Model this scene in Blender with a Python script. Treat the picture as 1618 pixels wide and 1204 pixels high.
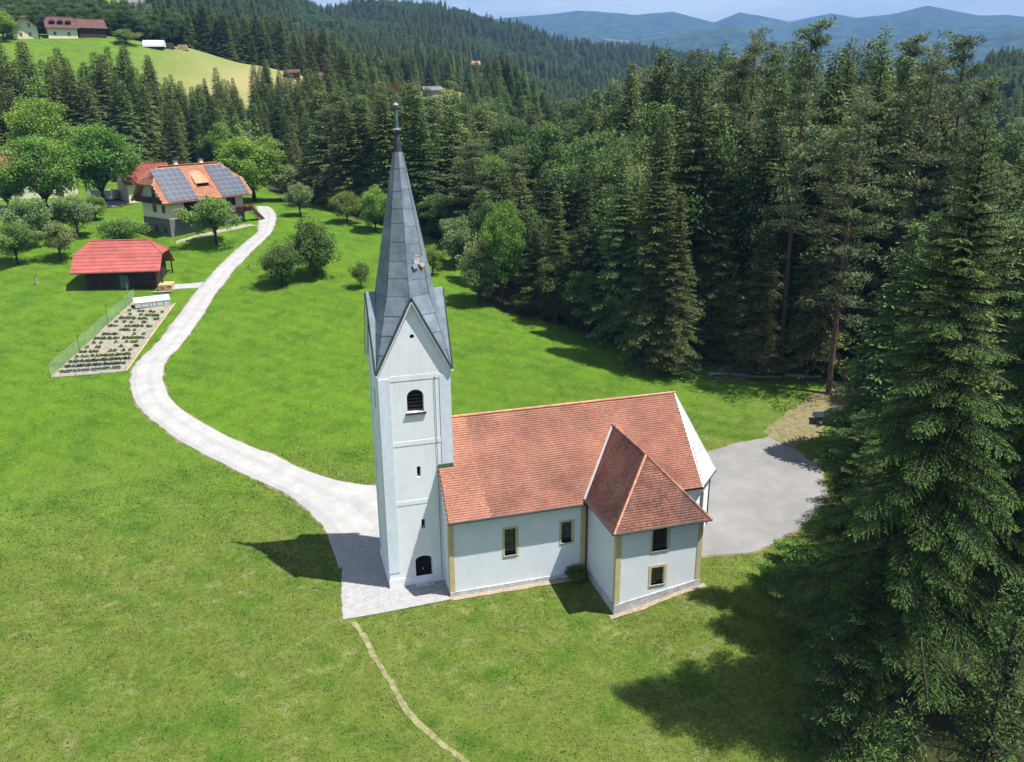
import bpy, bmesh, math, random
import numpy as np
from mathutils import Vector, Matrix
random.seed(5); RNG = np.random.RandomState(11)
for o in list(bpy.data.objects): bpy.data.objects.remove(o, do_unlink=True)
SC = bpy.context.scene; COL = SC.collection
# ------------------------------------------------------------------ camera
CX, CY, CZ, YAW, PITCH, ROLL = -6.7506, -57.3188, 36.0995, 0.2824, 0.3263, -0.0077
cam = bpy.data.cameras.new('camera'); cam_o = bpy.data.objects.new('camera', cam); COL.objects.link(cam_o)
cam.sensor_width = 36.0; cam.lens = 1339.925*36/1618; cam.clip_start = .5; cam.clip_end = 60000
_fw = Vector((math.sin(YAW)*math.cos(PITCH), math.cos(YAW)*math.cos(PITCH), -math.sin(PITCH)))
_r = Vector((math.cos(YAW), -math.sin(YAW), 0)); _u = _r.cross(_fw)
_r2 = _r*math.cos(ROLL)+_u*math.sin(ROLL); _u2 = -_r*math.sin(ROLL)+_u*math.cos(ROLL)
cam_o.matrix_world = Matrix(((_r2.x,_u2.x,-_fw.x,CX),(_r2.y,_u2.y,-_fw.y,CY),(_r2.z,_u2.z,-_fw.z,CZ),(0,0,0,1)))
SC.camera = cam_o
# ------------------------------------------------------------------ light
SUN = Vector((13.9, -8.0, 35.5)).normalized()
SUN_EL = math.asin(SUN.z); SUN_AZ = math.atan2(SUN.x, SUN.y)
world = bpy.data.worlds.new('World'); SC.world = world; world.use_nodes = True
nt = world.node_tree; nt.nodes.clear()
sky = nt.nodes.new('ShaderNodeTexSky'); sky.sky_type = 'NISHITA'; sky.sun_disc = False
sky.sun_elevation = SUN_EL; sky.sun_rotation = SUN_AZ; sky.altitude = 600; sky.dust_density = 1.0; sky.air_density = 1.0
bg = nt.nodes.new('ShaderNodeBackground'); bg.inputs['Strength'].default_value = .078
wo = nt.nodes.new('ShaderNodeOutputWorld')
# thin cirrus over the whole sky
tc = nt.nodes.new('ShaderNodeTexCoord'); mp = nt.nodes.new('ShaderNodeMapping'); mp.inputs['Scale'].default_value = (1.6, 1.6, 9)
nz = nt.nodes.new('ShaderNodeTexNoise'); nz.inputs['Scale'].default_value = 2.2; nz.inputs['Detail'].default_value = 6; nz.inputs['Roughness'].default_value = .55
rp = nt.nodes.new('ShaderNodeValToRGB'); rp.color_ramp.elements[0].position = .38; rp.color_ramp.elements[1].position = .72
rp.color_ramp.elements[1].color = (.6,.6,.6,1)
mx = nt.nodes.new('ShaderNodeMix'); mx.data_type = 'RGBA'; mx.inputs['B'].default_value = (9.6, 9.9, 10.3, 1)
nt.links.new(tc.outputs['Generated'], mp.inputs['Vector']); nt.links.new(mp.outputs[0], nz.inputs['Vector'])
nt.links.new(nz.outputs['Fac'], rp.inputs[0]); nt.links.new(rp.outputs[0], mx.inputs['Factor'])
nt.links.new(sky.outputs[0], mx.inputs['A']); nt.links.new(mx.outputs['Result'], bg.inputs['Color']); nt.links.new(bg.outputs[0], wo.inputs['Surface'])
sl = bpy.data.lights.new('sun', 'SUN'); sl.energy = 5.0; sl.angle = math.radians(.53); sl.color = (1.0, .955, .88)
sun_o = bpy.data.objects.new('sun', sl); COL.objects.link(sun_o); sun_o.location = (60, -30, 120)
sun_o.rotation_euler = (-SUN).to_track_quat('-Z', 'Y').to_euler()
vs = SC.view_settings; vs.view_transform = 'Standard'; vs.look = 'None'; vs.gamma = 1; vs.use_curve_mapping = False; vs.exposure = 0.83
SC.render.engine = 'CYCLES'
try:
    SC.cycles.use_light_tree = False; SC.cycles.max_bounces = 4; SC.cycles.diffuse_bounces = 2; SC.cycles.glossy_bounces = 2; SC.cycles.transmission_bounces = 2
    SC.cycles.volume_bounces = 0; SC.cycles.transparent_max_bounces = 4; SC.cycles.use_denoising = True
    SC.cycles.caustics_reflective = False; SC.cycles.caustics_refractive = False
except Exception: pass
# ------------------------------------------------------------------ helpers
def tag(o, label=None, cat=None, group=None, kind=None):
    if label: o['label'] = label
    if cat: o['category'] = cat
    if group: o['group'] = group
    if kind: o['kind'] = kind
    return o
def empty(name, loc, rz=0, label=None, cat=None, group=None):
    o = bpy.data.objects.new(name, None); COL.objects.link(o); o.location = loc; o.rotation_euler = (0, 0, rz); o.empty_display_size = .5
    return tag(o, label, cat, group)
def mesh_np(name, V, F, mat=None, parent=None, tint=None, smooth=False, link=True):
    """V (n,3); F (m,k) int array, k = 3 or 4"""
    V = np.ascontiguousarray(V, np.float32); F = np.ascontiguousarray(F, np.int32); m, k = F.shape
    me = bpy.data.meshes.new(name); me.vertices.add(len(V)); me.vertices.foreach_set('co', V.ravel())
    me.loops.add(m*k); me.loops.foreach_set('vertex_index', F.ravel()); me.polygons.add(m)
    me.polygons.foreach_set('loop_start', np.arange(0, m*k, k, dtype=np.int32))
    if smooth: me.polygons.foreach_set('use_smooth', np.ones(m, bool))
    if tint is not None:
        a = me.attributes.new('tint', 'FLOAT', 'FACE'); a.data.foreach_set('value', np.ascontiguousarray(tint, np.float32))
    me.update(calc_edges=True)
    if mat: me.materials.append(mat)
    if not link: return me
    return ob(name, me, parent)
def ob(name, me, parent=None):
    o = bpy.data.objects.new(name, me); COL.objects.link(o); o.parent = parent
    return o
def copy_obj(o, parent=None):
    c = o.copy(); COL.objects.link(c); c.parent = parent; return c
class MB:
    def __init__(s): s.V = []; s.F = []; s.T = []
    def poly(s, pts, t=.5):
        b = len(s.V); s.V += [tuple(map(float, p)) for p in pts]; s.F.append(tuple(range(b, b+len(pts)))); s.T.append(t); return s
    def hexa(s, b, t, tint=.5):
        """b, t: lower and upper rings of equal length (both counter-clockwise seen from outside top)"""
        n = len(b); i = len(s.V); s.V += [tuple(map(float, p)) for p in list(b)+list(t)]
        s.F.append(tuple(i+k for k in reversed(range(n)))); s.F.append(tuple(i+n+k for k in range(n)))
        for k in range(n): s.F.append((i+k, i+(k+1) % n, i+n+(k+1) % n, i+n+k))
        s.T += [tint]*(n+2); return s
    def box(s, x0, x1, y0, y1, z0, z1, t=.5):
        return s.hexa([(x0,y0,z0),(x1,y0,z0),(x1,y1,z0),(x0,y1,z0)], [(x0,y0,z1),(x1,y0,z1),(x1,y1,z1),(x0,y1,z1)], t)
    def obox(s, O, U, W, N, u0, u1, w0, w1, n0, n1, t=.5):
        O, U, W, N = map(Vector, (O, U, W, N)); P = lambda a, b, c: tuple(O+U*a+W*b+N*c)
        return s.hexa([P(u0,w0,n0),P(u1,w0,n0),P(u1,w0,n1),P(u0,w0,n1)], [P(u0,w1,n0),P(u1,w1,n0),P(u1,w1,n1),P(u0,w1,n1)], t)
    def bar(s, p0, p1, r0, r1=None, n=6, t=.5):
        r1 = r0 if r1 is None else r1; p0, p1 = Vector(p0), Vector(p1); d = (p1-p0).normalized()
        a = d.cross(Vector((0,0,1)) if abs(d.z) < .9 else Vector((1,0,0))).normalized(); b = d.cross(a)
        ring = lambda p, r: [tuple(p+(a*math.cos(2*math.pi*k/n)+b*math.sin(2*math.pi*k/n))*r) for k in range(n)]
        return s.hexa(ring(p0, r0), ring(p1, r1), t)
    def lathe(s, c, prof, n=12, t=.5):
        i = len(s.V)
        for r, z in prof:
            for k in range(n): s.V.append((c[0]+r*math.cos(2*math.pi*k/n), c[1]+r*math.sin(2*math.pi*k/n), c[2]+z))
        for j in range(len(prof)-1):
            for k in range(n):
                s.F.append((i+j*n+k, i+j*n+(k+1) % n, i+(j+1)*n+(k+1) % n, i+(j+1)*n+k)); s.T.append(t)
        s.F.append(tuple(i+k for k in reversed(range(n)))); s.F.append(tuple(i+(len(prof)-1)*n+k for k in range(n))); s.T += [t, t]
        return s
    def mesh(s, name, mat):
        me = bpy.data.meshes.new(name); me.from_pydata(s.V, [], s.F); a = me.attributes.new('tint', 'FLOAT', 'FACE'); a.data.foreach_set('value', s.T)
        bm = bmesh.new(); bm.from_mesh(me); bmesh.ops.recalc_face_normals(bm, faces=bm.faces); bm.to_mesh(me); bm.free()
        me.materials.append(mat); me.update(); return me
    def build(s, name, mat, parent=None): return ob(name, s.mesh(name, mat), parent)
def wall(mb, O, U, L, H, openings, N, depth=.35, z0=0):
    """vertical wall face with openings (u0,u1,v0,v1,arch); reveals run inwards by depth"""
    O, U, N = Vector(O), Vector(U), Vector(N); W = Vector((0,0,1)); P = lambda u, v, d=0: tuple(O+U*u+W*v-N*d)
    us = sorted({0, L} | {q for o in openings for q in o[:2]}); vz = sorted({z0, H} | {q for o in openings for q in o[2:4]})
    for a, b in zip(us, us[1:]):
        for c, d in zip(vz, vz[1:]):
            if any(o[0] <= a and b <= o[1] and o[2] <= c and d <= o[3] for o in openings): continue
            mb.poly([P(a,c), P(b,c), P(b,d), P(a,d)])
    for u0, u1, v0, v1, arch in openings:
        if arch:
            r = (u1-u0)/2; uc = (u0+u1)/2; rise = r*arch
            pts = [(uc-r*math.cos(math.pi*k/10), v1-rise+rise*math.sin(math.pi*k/10)) for k in range(11)]
            for k in range(5): mb.poly([P(u0,v1), P(*pts[k]), P(*pts[k+1])]); mb.poly([P(u1,v1), P(*pts[10-k]), P(*pts[9-k])])
            mb.poly([P(u0,v1), P(*pts[5]), P(u1,v1)]) if rise < 1e-3 else None
            loop = [(u0,v0)] + pts + [(u1,v0)]
        else: loop = [(u0,v0), (u0,v1), (u1,v1), (u1,v0)]
        for (a, b), (c, d) in zip(loop, loop[1:]+loop[:1]): mb.poly([P(a,b), P(c,d), P(c,d,depth), P(a,b,depth)])
    return mb
# ------------------------------------------------------------------ materials
def mat(name, col, rough=.8, var=.25, scale=2.0, bump=0., col2=None, metallic=0., spec=.3, tint=0., detail=5, bscale=None, streak=0.):
    m = bpy.data.materials.new(name); m.use_nodes = True; t = m.node_tree; b = t.nodes['Principled BSDF']
    b.inputs['Roughness'].default_value = rough; b.inputs['Metallic'].default_value = metallic; b.inputs['Specular IOR Level'].default_value = spec
    g = t.nodes.new('ShaderNodeNewGeometry'); n = t.nodes.new('ShaderNodeTexNoise'); n.inputs['Scale'].default_value = scale; n.inputs['Detail'].default_value = detail; n.inputs['Roughness'].default_value = .62
    t.links.new(g.outputs['Position'], n.inputs['Vector'])
    r = t.nodes.new('ShaderNodeValToRGB'); c2 = col2 or tuple(max(0, c*(1-var)) for c in col); c1 = tuple(min(1, c*(1+var*.5)) for c in col)
    r.color_ramp.elements[0].position = .32; r.color_ramp.elements[1].position = .68
    r.color_ramp.elements[0].color = (*c2, 1); r.color_ramp.elements[1].color = (*c1, 1)
    t.links.new(n.outputs['Fac'], r.inputs[0]); out = r.outputs[0]
    if tint:
        a = t.nodes.new('ShaderNodeAttribute'); a.attribute_name = 'tint'; mr = t.nodes.new('ShaderNodeMapRange')
        mr.inputs['To Min'].default_value = 1-tint; mr.inputs['To Max'].default_value = 1+tint
        hv = t.nodes.new('ShaderNodeHueSaturation'); t.links.new(a.outputs['Fac'], mr.inputs['Value']); t.links.new(mr.outputs[0], hv.inputs['Value'])
        t.links.new(out, hv.inputs['Color']); out = hv.outputs[0]
    if streak:   # rain streaks and grime
        mp = t.nodes.new('ShaderNodeMapping'); mp.inputs['Scale'].default_value = (.9, .9, .16); ns = t.nodes.new('ShaderNodeTexNoise'); ns.inputs['Scale'].default_value = 1.0; ns.inputs['Detail'].default_value = 7; ns.inputs['Roughness'].default_value = .7
        t.links.new(g.outputs['Position'], mp.inputs[0]); t.links.new(mp.outputs[0], ns.inputs['Vector']); ms = t.nodes.new('ShaderNodeMapRange'); ms.inputs['From Min'].default_value = .5; ms.inputs['From Max'].default_value = .75; ms.inputs['To Max'].default_value = streak
        t.links.new(ns.outputs['Fac'], ms.inputs['Value']); mm = t.nodes.new('ShaderNodeMix'); mm.data_type = 'RGBA'; mm.inputs['B'].default_value = (.36,.36,.33,1); t.links.new(ms.outputs[0], mm.inputs['Factor']); t.links.new(out, mm.inputs['A']); out = mm.outputs['Result']
    t.links.new(out, b.inputs['Base Color'])
    if bump:
        n2 = t.nodes.new('ShaderNodeTexNoise'); n2.inputs['Scale'].default_value = bscale or scale*6; n2.inputs['Detail'].default_value = 6
        t.links.new(g.outputs['Position'], n2.inputs['Vector'])
        bp = t.nodes.new('ShaderNodeBump'); bp.inputs['Strength'].default_value = bump; bp.inputs['Distance'].default_value = .05
        t.links.new(n2.outputs['Fac'], bp.inputs['Height']); t.links.new(bp.outputs[0], b.inputs['Normal'])
    return m
def foliage(name, dark, light, trans=.22, rnd=.35, hue=.02):
    m = bpy.data.materials.new(name); m.use_nodes = True; t = m.node_tree; b = t.nodes['Principled BSDF']
    b.inputs['Roughness'].default_value = .62; b.inputs['Specular IOR Level'].default_value = .25
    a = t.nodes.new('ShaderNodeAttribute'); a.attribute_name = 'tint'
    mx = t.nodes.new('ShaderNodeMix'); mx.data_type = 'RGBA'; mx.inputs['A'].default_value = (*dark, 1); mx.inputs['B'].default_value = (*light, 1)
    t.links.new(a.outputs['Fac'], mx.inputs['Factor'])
    oi = t.nodes.new('ShaderNodeObjectInfo'); hv = t.nodes.new('ShaderNodeHueSaturation')
    m1 = t.nodes.new('ShaderNodeMapRange'); m1.inputs['To Min'].default_value = 1-rnd; m1.inputs['To Max'].default_value = 1+rnd
    m2 = t.nodes.new('ShaderNodeMapRange'); m2.inputs['To Min'].default_value = .5+hue; m2.inputs['To Max'].default_value = .5-hue
    t.links.new(oi.outputs['Random'], m1.inputs['Value']); t.links.new(m1.outputs[0], hv.inputs['Value'])
    wn = t.nodes.new('ShaderNodeMath'); wn.operation = 'MULTIPLY'; wn.inputs[1].default_value = 7.31
    fr = t.nodes.new('ShaderNodeMath'); fr.operation = 'FRACT'
    t.links.new(oi.outputs['Random'], wn.inputs[0]); t.links.new(wn.outputs[0], fr.inputs[0]); t.links.new(fr.outputs[0], m2.inputs['Value']); t.links.new(m2.outputs[0], hv.inputs['Hue'])
    t.links.new(mx.outputs['Result'], hv.inputs['Color']); t.links.new(hv.outputs[0], b.inputs['Base Color'])
    tr = t.nodes.new('ShaderNodeBsdfTranslucent'); t.links.new(hv.outputs[0], tr.inputs['Color'])
    ms = t.nodes.new('ShaderNodeMixShader'); ms.inputs[0].default_value = trans
    t.links.new(b.outputs[0], ms.inputs[1]); t.links.new(tr.outputs[0], ms.inputs[2]); t.links.new(ms.outputs[0], t.nodes['Material Output'].inputs['Surface'])
    return m
M = {}
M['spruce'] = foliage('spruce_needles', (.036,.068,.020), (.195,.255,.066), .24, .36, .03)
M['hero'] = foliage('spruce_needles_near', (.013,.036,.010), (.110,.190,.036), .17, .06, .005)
M['pine'] = foliage('pine_needles', (.042,.078,.034), (.190,.240,.095), .22, .2, .015)
M['green'] = foliage('leaves_green', (.080,.165,.026), (.240,.390,.065), .36, .12)
M['forest_leaf'] = foliage('forest_leaves', (.040,.085,.020), (.140,.215,.055), .28, .25, .02)
M['bright'] = foliage('leaves_bright', (.115,.205,.026), (.310,.450,.075), .38, .10)
M['fruit'] = foliage('leaves_fruit', (.085,.155,.030), (.270,.375,.085), .38, .12)
M['fruit_pale'] = foliage('leaves_pale', (.120,.185,.058), (.320,.400,.150), .38, .12)
M['fruit_dark'] = foliage('leaves_dark', (.065,.130,.028), (.200,.300,.075), .34, .10)
M['bark'] = mat('bark', (.06,.047,.037), .95, .45, 6, .4)
M['pinebark'] = mat('pine_bark', (.15,.10,.07), .95, .45, 3, .4)
M['plaster'] = mat('plaster_white', (.85,.865,.89), .9, .05, 1.1, .1, streak=.22)
M['plaster_nave'] = mat('plaster_pale_blue', (.775,.82,.88), .9, .05, .9, .1, streak=.15)
M['pilaster'] = mat('plaster_blue_grey', (.72,.785,.86), .9, .09, 1.6, .1, streak=.25)
M['yellow'] = mat('plaster_yellow', (.60,.50,.28), .9, .15, 2, .05)
M['plinth'] = mat('plinth_concrete', (.54,.55,.56), .95, .32, 1.6, .3, streak=.4)
M['tile'] = mat('roof_tiles_clay', (.51,.230,.152), .8, .35, .35, .15, col2=(.31,.138,.102), tint=.13, detail=7, streak=.18)
M['tile_new'] = mat('roof_tiles_new', (.58,.265,.175), .8, .2, .5, .12, col2=(.50,.225,.15), tint=.16, detail=7)
M['tile_old'] = mat('roof_tiles_weathered', (.35,.160,.115), .85, .4, .5, .15, col2=(.18,.085,.068), tint=.28, detail=7, streak=.30)
M['lead'] = mat('spire_sheet', (.20,.250,.285), .5, .30, 1.2, .12, metallic=.2, spec=.5, tint=.16)
M['leaddark'] = mat('dark_sheet', (.05,.055,.06), .6, .3, 2, 0)
M['zinc'] = mat('zinc_sheet', (.66,.68,.70), .45, .15, 1.4, .05, metallic=.35, spec=.5, tint=.1)
M['copper'] = mat('green_copper', (.10,.17,.16), .7, .4, 4, 0)
M['rust'] = mat('rusty_iron', (.16,.06,.045), .8, .3, 8, 0)
M['dark'] = mat('painted_interior_shade', (.012,.012,.014), .9, .2, 2, 0)  # near-black colour standing in for the shade inside openings
M['glass'] = mat('window_glass', (.03,.035,.04), .08, .2, 2, 0, spec=.8)
M['frame_brown'] = mat('window_frame_brown', (.09,.05,.03), .6, .3, 5, 0)
M['frame_white'] = mat('window_frame_white', (.75,.75,.74), .5, .05, 3, 0)
M['wood_dark'] = mat('timber_dark', (.055,.035,.026), .85, .5, 1.5, .3, tint=.25)
M['wood_brown'] = mat('timber_brown', (.13,.07,.04), .85, .4, 1.5, .3, tint=.2)
M['wood_fresh'] = mat('timber_fresh', (.62,.42,.22), .8, .25, 3, .2, tint=.2)
M['wood_grey'] = mat('timber_grey', (.34,.31,.28), .9, .35, 3, .3, tint=.15)
M['red_metal'] = mat('red_metal_roof', (.37,.090,.075), .55, .25, .8, .05, tint=.1, spec=.4)
M['red_tile'] = mat('red_tile_roof', (.34,.10,.075), .8, .3, .8, .1, tint=.12)
M['ridge_tile'] = mat('ridge_tiles_clay', (.56,.26,.17), .8, .25, 1.5, .1, tint=.15)
M['orange_tile'] = mat('orange_tile_roof', (.52,.235,.14), .8, .2, .7, .1, tint=.12)
M['maroon_tile'] = mat('maroon_tile_roof', (.115,.052,.046), .8, .25, .8, .1, tint=.12)
M['cream'] = mat('plaster_cream', (.76,.71,.50), .9, .08, 1, .05)
M['greywall'] = mat('render_grey', (.17,.165,.165), .95, .25, 1.5, .2)
M['solar'] = mat('solar_cells', (.060,.070,.105), .3, .2, 3, 0, spec=.7, tint=.2)
M['panel_frame'] = mat('panel_frame', (.26,.28,.31), .4, .1, 3, 0, metallic=.3)
M['alu'] = mat('aluminium', (.62,.64,.66), .4, .1, 3, 0, metallic=.5)
M['asphalt'] = mat('parking_asphalt', (.225,.222,.216), .95, .22, .3, .2, detail=9)
M['gravel'] = mat('road_gravel', (.335,.332,.326), .95, .16, .6, .3, detail=9, tint=.16)
M['paving'] = mat('paving_blocks', (.36,.357,.355), .92, .12, 1.5, .2, tint=.12)
M['verge'] = mat('verge_dirt', (.19,.165,.085), .95, .35, 1.6, .2)
M['verge_pale'] = mat('trodden_gravel', (.30,.28,.22), .95, .35, 1.5, .2)
M['trail'] = mat('trodden_grass', (.225,.215,.10), .95, .45, 2.2, .3)
M['soil'] = mat('garden_soil', (.27,.245,.195), .95, .3, 1.5, .4)
M['rubble'] = mat('drain_gravel', (.36,.29,.21), .95, .45, 5, .5)
M['white_paint'] = mat('car_paint_white', (.78,.79,.80), .25, .03, 1, 0, spec=.6)
M['blue_paint'] = mat('car_paint_dark', (.035,.045,.06), .2, .05, 1, 0, spec=.6)
M['rubber'] = mat('tyre_rubber', (.02,.02,.02), .8, .2, 3, 0)
M['poly'] = mat('greenhouse_film', (.70,.76,.78), .35, .1, 3, 0)
M['frame_green'] = mat('cold_frame_sheet', (.50,.66,.62), .4, .1, 2, 0, spec=.5)
M['wire'] = mat('galvanised_wire', (.46,.52,.47), .5, .1, 3, 0)
M['flowers'] = foliage('red_flowers', (.10,.02,.02), (.32,.06,.045), .1, .1)
M['cabbage'] = foliage('vegetable_leaves', (.06,.10,.07), (.16,.24,.16), .2, .25)
# ------------------------------------------------------------------ layout (metres; x east along the nave, y north)
ROAD_R = [(-7.68, 118.49), (-5.47, 117.71), (-4.43, 110.18), (-4.4, 103.16), (-5.41, 95.24), (-6.63, 91.02), (-8.72, 85.77), (-10.24, 81.04), (-11.79, 76.57), (-12.99, 71.68), (-14.23, 67.41), (-15.71, 59.82), (-17.89, 51.51), (-19.18, 48.3), (-19.56, 45.9), (-19.49, 42.69), (-18.92, 39.61), (-18.23, 37.57), (-16.97, 35.14), (-15.29, 32.69), (-13.67, 30.64), (-11.47, 28.03), (-9.35, 25.8), (-8.1, 24.76), (-5.25, 21.2), (-2.45, 18.71), (-0.2, 17.36), (1.5, 16.6), (3.77, 15.71)]
ROAD_L = [(-7.68, 118.49), (-7.63, 115.36), (-7.33, 110.92), (-7.41, 103.88), (-7.74, 96.32), (-8.58, 93.01), (-11.06, 87.13), (-12.8, 82.46), (-14.4, 77.51), (-15.77, 72.63), (-16.65, 69.77), (-18.73, 60.78), (-20.66, 53.01), (-22.24, 48.92), (-22.91, 46.58), (-23.05, 43.46), (-22.64, 40.39), (-21.95, 37.78), (-20.43, 34.53), (-19.02, 32.23), (-17.35, 29.63), (-15.43, 27.15), (-13.58, 25.0), (-10.48, 21.37), (-7.77, 18.39), (-5.92, 15.39), (-4.73, 12.46), (-4.11, 10.63), (-3.55, 3.95)]
PAVING = [(-3.95, 10.4), (-3.3, 4.0), (-3.7, 0.5), (-3.95, -3.05), (-0.3, -3.0), (4.4, -2.75), (4.4, 3.0), (4.4, 12.0), (6.0, 16.0), (0.0, 15.0)]
SIDE = [(-20.58, 72.66), (-15.89, 72.78), (-16.52, 70.61), (-20.97, 70.73)]
TRAIL = [(-3.27, -3.52), (-2.79, -5.22), (-2.36, -7.68), (-1.71, -10.57), (-1.02, -13.85), (0.19, -16.73), (1.44, -18.81), (2.66, -21.91)]
LOT = [(23.6, -4.9), (28.74, -5.48), (33.72, -3.69), (39.33, 0.3), (42.66, 5.72), (42.75, 10.01), (41.67, 13.72), (38.4, 13.82), (34.48, 13.0), (28, 14), (20, 8.5), (20, -2)]
GARDEN = [(-31.68, 45.56), (-23.66, 45.53), (-19.39, 65.12), (-24.79, 67.55)]
FRAME = [(-24.49, 64.32), (-20.1, 64.81)]
LOG = [(42.93, 28.99), (50.95, 25.78), (51.54, 26.16), (55.56, 24.75)]
OPEN_EDGE = [(1.6, 122.04), (9.57, 102.63), (17.89, 96.47), (23.65, 88.07), (25.51, 74.26), (22.13, 60.85), (24.8, 54.02), (31.74, 47.16), (36.1, 40.0), (39.29, 33.55), (46.41, 32.21), (53.18, 30.13), (57.98, 26.56), (60.87, 23.16)]
CAR = (51.37, 14.07, 2.39)
VAN1 = (-37.92, 127.6, 16.8)
VAN2 = (-35.58, 128.85, 16.81)
STACK = (-21.45, 70.32, 9.91)
POST = (-38.55, 75.92, 10.83)
BUSHES = [(25.99, -11.22), (29.23, -8.26), (14.16, -2.85), (58.96, 23.59), (51.11, 28.24)]
BROAD = [((-4.89, 69.57), 6.31, 3.27, 'fruit_dark', 'dark rounded fruit tree on the meadow, lower left of the pair right of the road'), ((0.13, 72.08), 8.44, 3.78, 'fruit_dark', 'dark rounded fruit tree on the meadow, taller right one of the pair'), ((6.15, 65.83), 4.2, 1.43, 'fruit', 'small sapling alone on the meadow just left of the spire'), ((0.11, 106.28), 5.86, 2.72, 'fruit_pale', 'small pale tree on the meadow nearest the top bend of the road'), ((7.93, 99.26), 5.71, 3.15, 'fruit', 'broad fruit tree at the meadow edge, left of the bright one beside the spire'), ((12.24, 93.54), 7.6, 3.32, 'bright', 'bright yellow-green fruit tree directly left of the spire'), ((22.56, 75.03), 8.09, 3.48, 'fruit_pale', 'pale green fruit tree at the forest edge right of the spire'), ((17.71, 70.45), 4.89, 1.83, 'fruit', 'fruit tree half hidden behind the right side of the spire'), ((-7.98, 127.16), 13.56, 7.44, 'bright', 'large bright green tree right of the house with solar panels'), ((-14.4, 89.62), 8.0, 4.46, 'fruit', 'leafy tree in front of the house with solar panels'), ((-14.85, 165.94), 11.53, 5.09, 'green', 'rounded green tree behind the solar panel house, left of two'), ((-8.71, 164.81), 9.47, 4.09, 'fruit_pale', 'greyish green tree behind the solar panel house, right of two'), ((-35.31, 121.15), 15.27, 7.41, 'green', 'big broad tree immediately left of the solar panel house'), ((-49.11, 145.47), 19.42, 7.36, 'bright', 'tallest bright green tree left of the farm'), ((-43.91, 114.75), 14.0, 7.42, 'green', 'big green tree in front of the orange farm roof'), ((-51.66, 121.58), 7.45, 3.87, 'green', 'green tree at the left picture edge above the orchard'), ((-42.29, 91.97), 8.14, 3.51, 'fruit_pale', 'pale orchard tree on the left slope, second from the left edge'), ((-42.71, 84.87), 6.26, 3.04, 'fruit', 'orchard tree nearest the left picture edge, casting a shadow on the slope'), ((-36.1, 97.03), 6.86, 3.44, 'fruit_pale', 'pale orchard tree above and left of the red roofed barn'), ((-36.98, 85.74), 5.93, 2.88, 'fruit_pale', 'pale orchard tree directly left of the red roofed barn'), ((-28.62, 91.61), 4.64, 4.05, 'fruit', 'low spreading tree behind the red roofed barn'), ((-34.85, 107.65), 4.29, 2.08, 'bright', 'small bright tree on the lawn below the parked white van'), ((-40.98, 98.53), 4.02, 3.44, 'fruit_dark', 'dark low bush cluster in the orchard at the left'), ((-0.94, 126.9), 7.14, 5.06, 'fruit_pale', 'pale bushy tree at the forest edge behind the top bend of the road')]
KEY = [((43.27, 36.14), 36.29, 'spruce'), ((49.93, 39.28), 34.7, 'pine'), ((55.62, 45.2), 36.93, 'pine'), ((53.22, 34.89), 35.8, 'spruce'), ((52.19, 28.37), 39.0, 'pine'), ((63.49, 37.5), 37.33, 'spruce'), ((61.86, 28.66), 39.04, 'spruce'), ((74.17, 39.26), 37.05, 'pine'), ((63.25, 22.28), 36.59, 'pine'), ((72.18, 27.68), 37.94, 'pine'), ((68.34, 20.3), 33.98, 'pine'), ((37.24, 33.6), 30.41, 'spruce'), ((35.92, 40.81), 25.87, 'spruce'), ((44.72, 33.05), 26.83, 'spruce'), ((48.16, 27.45), 19.83, 'spruce'), ((33.95, 47.02), 21.12, 'spruce'), ((38.65, 30.66), 21.72, 'spruce'), ((53.91, 20.92), 32.66, 'pine'), ((55.47, 26.02), 28.71, 'spruce'), ((31.5, 52.19), 17.39, 'spruce'), ((28.99, 54.09), 12.77, 'spruce')]
HERO = [((26.2, -23.9), 34.5, 'hero0'), ((32.6, -25.6), 36, 'hero1'), ((10.58, -40.72), 19.51, 'hero2'), ((12.54, -41.41), 24.18, 'hero2'), ((7.85, -42.22), 19.9, 'hero2'), ((32.2, -15.4), 28.5, 'hero1'), ((27.3, -16.6), 16.5, 'hero1'), ((22.6, -24.2), 11.5, 'hero2'), ((38.5, -18.5), 33, 'hero0')]
MIXED = [((25.17, 57.32), 15.27, 2.6, 'bright'), ((21.94, 58.17), 9.79, 2.6, 'fruit_pale'), ((30.26, 61.03), 14.08, 3.4, 'green'), ((41.38, 84.75), 24.14, 5.2, 'green'), ((20.92, 110.41), 14.17, 4.2, 'fruit'), ((40.27, 100.84), 22.62, 5.5, 'green'), ((39.99, 69.33), 20.51, 4.5, 'fruit'), ((50.93, 81.15), 27.56, 5, 'green'), ((39.83, 44.54), 22.19, 3.6, 'fruit_pale'), ((30.58, 49.34), 10.04, 2.6, 'fruit'), ((33.11, 44.13), 9.28, 2.8, 'green'), ((68.63, 117.09), 31.72, 5.5, 'fruit'), ((32.69, 118.31), 18.04, 5, 'green'), ((32.31, 87.51), 16.37, 4.2, 'bright'), ((62.74, 86.8), 30.29, 4.6, 'green'), ((23.71, 89.56), 8.89, 3.6, 'fruit')]
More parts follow.
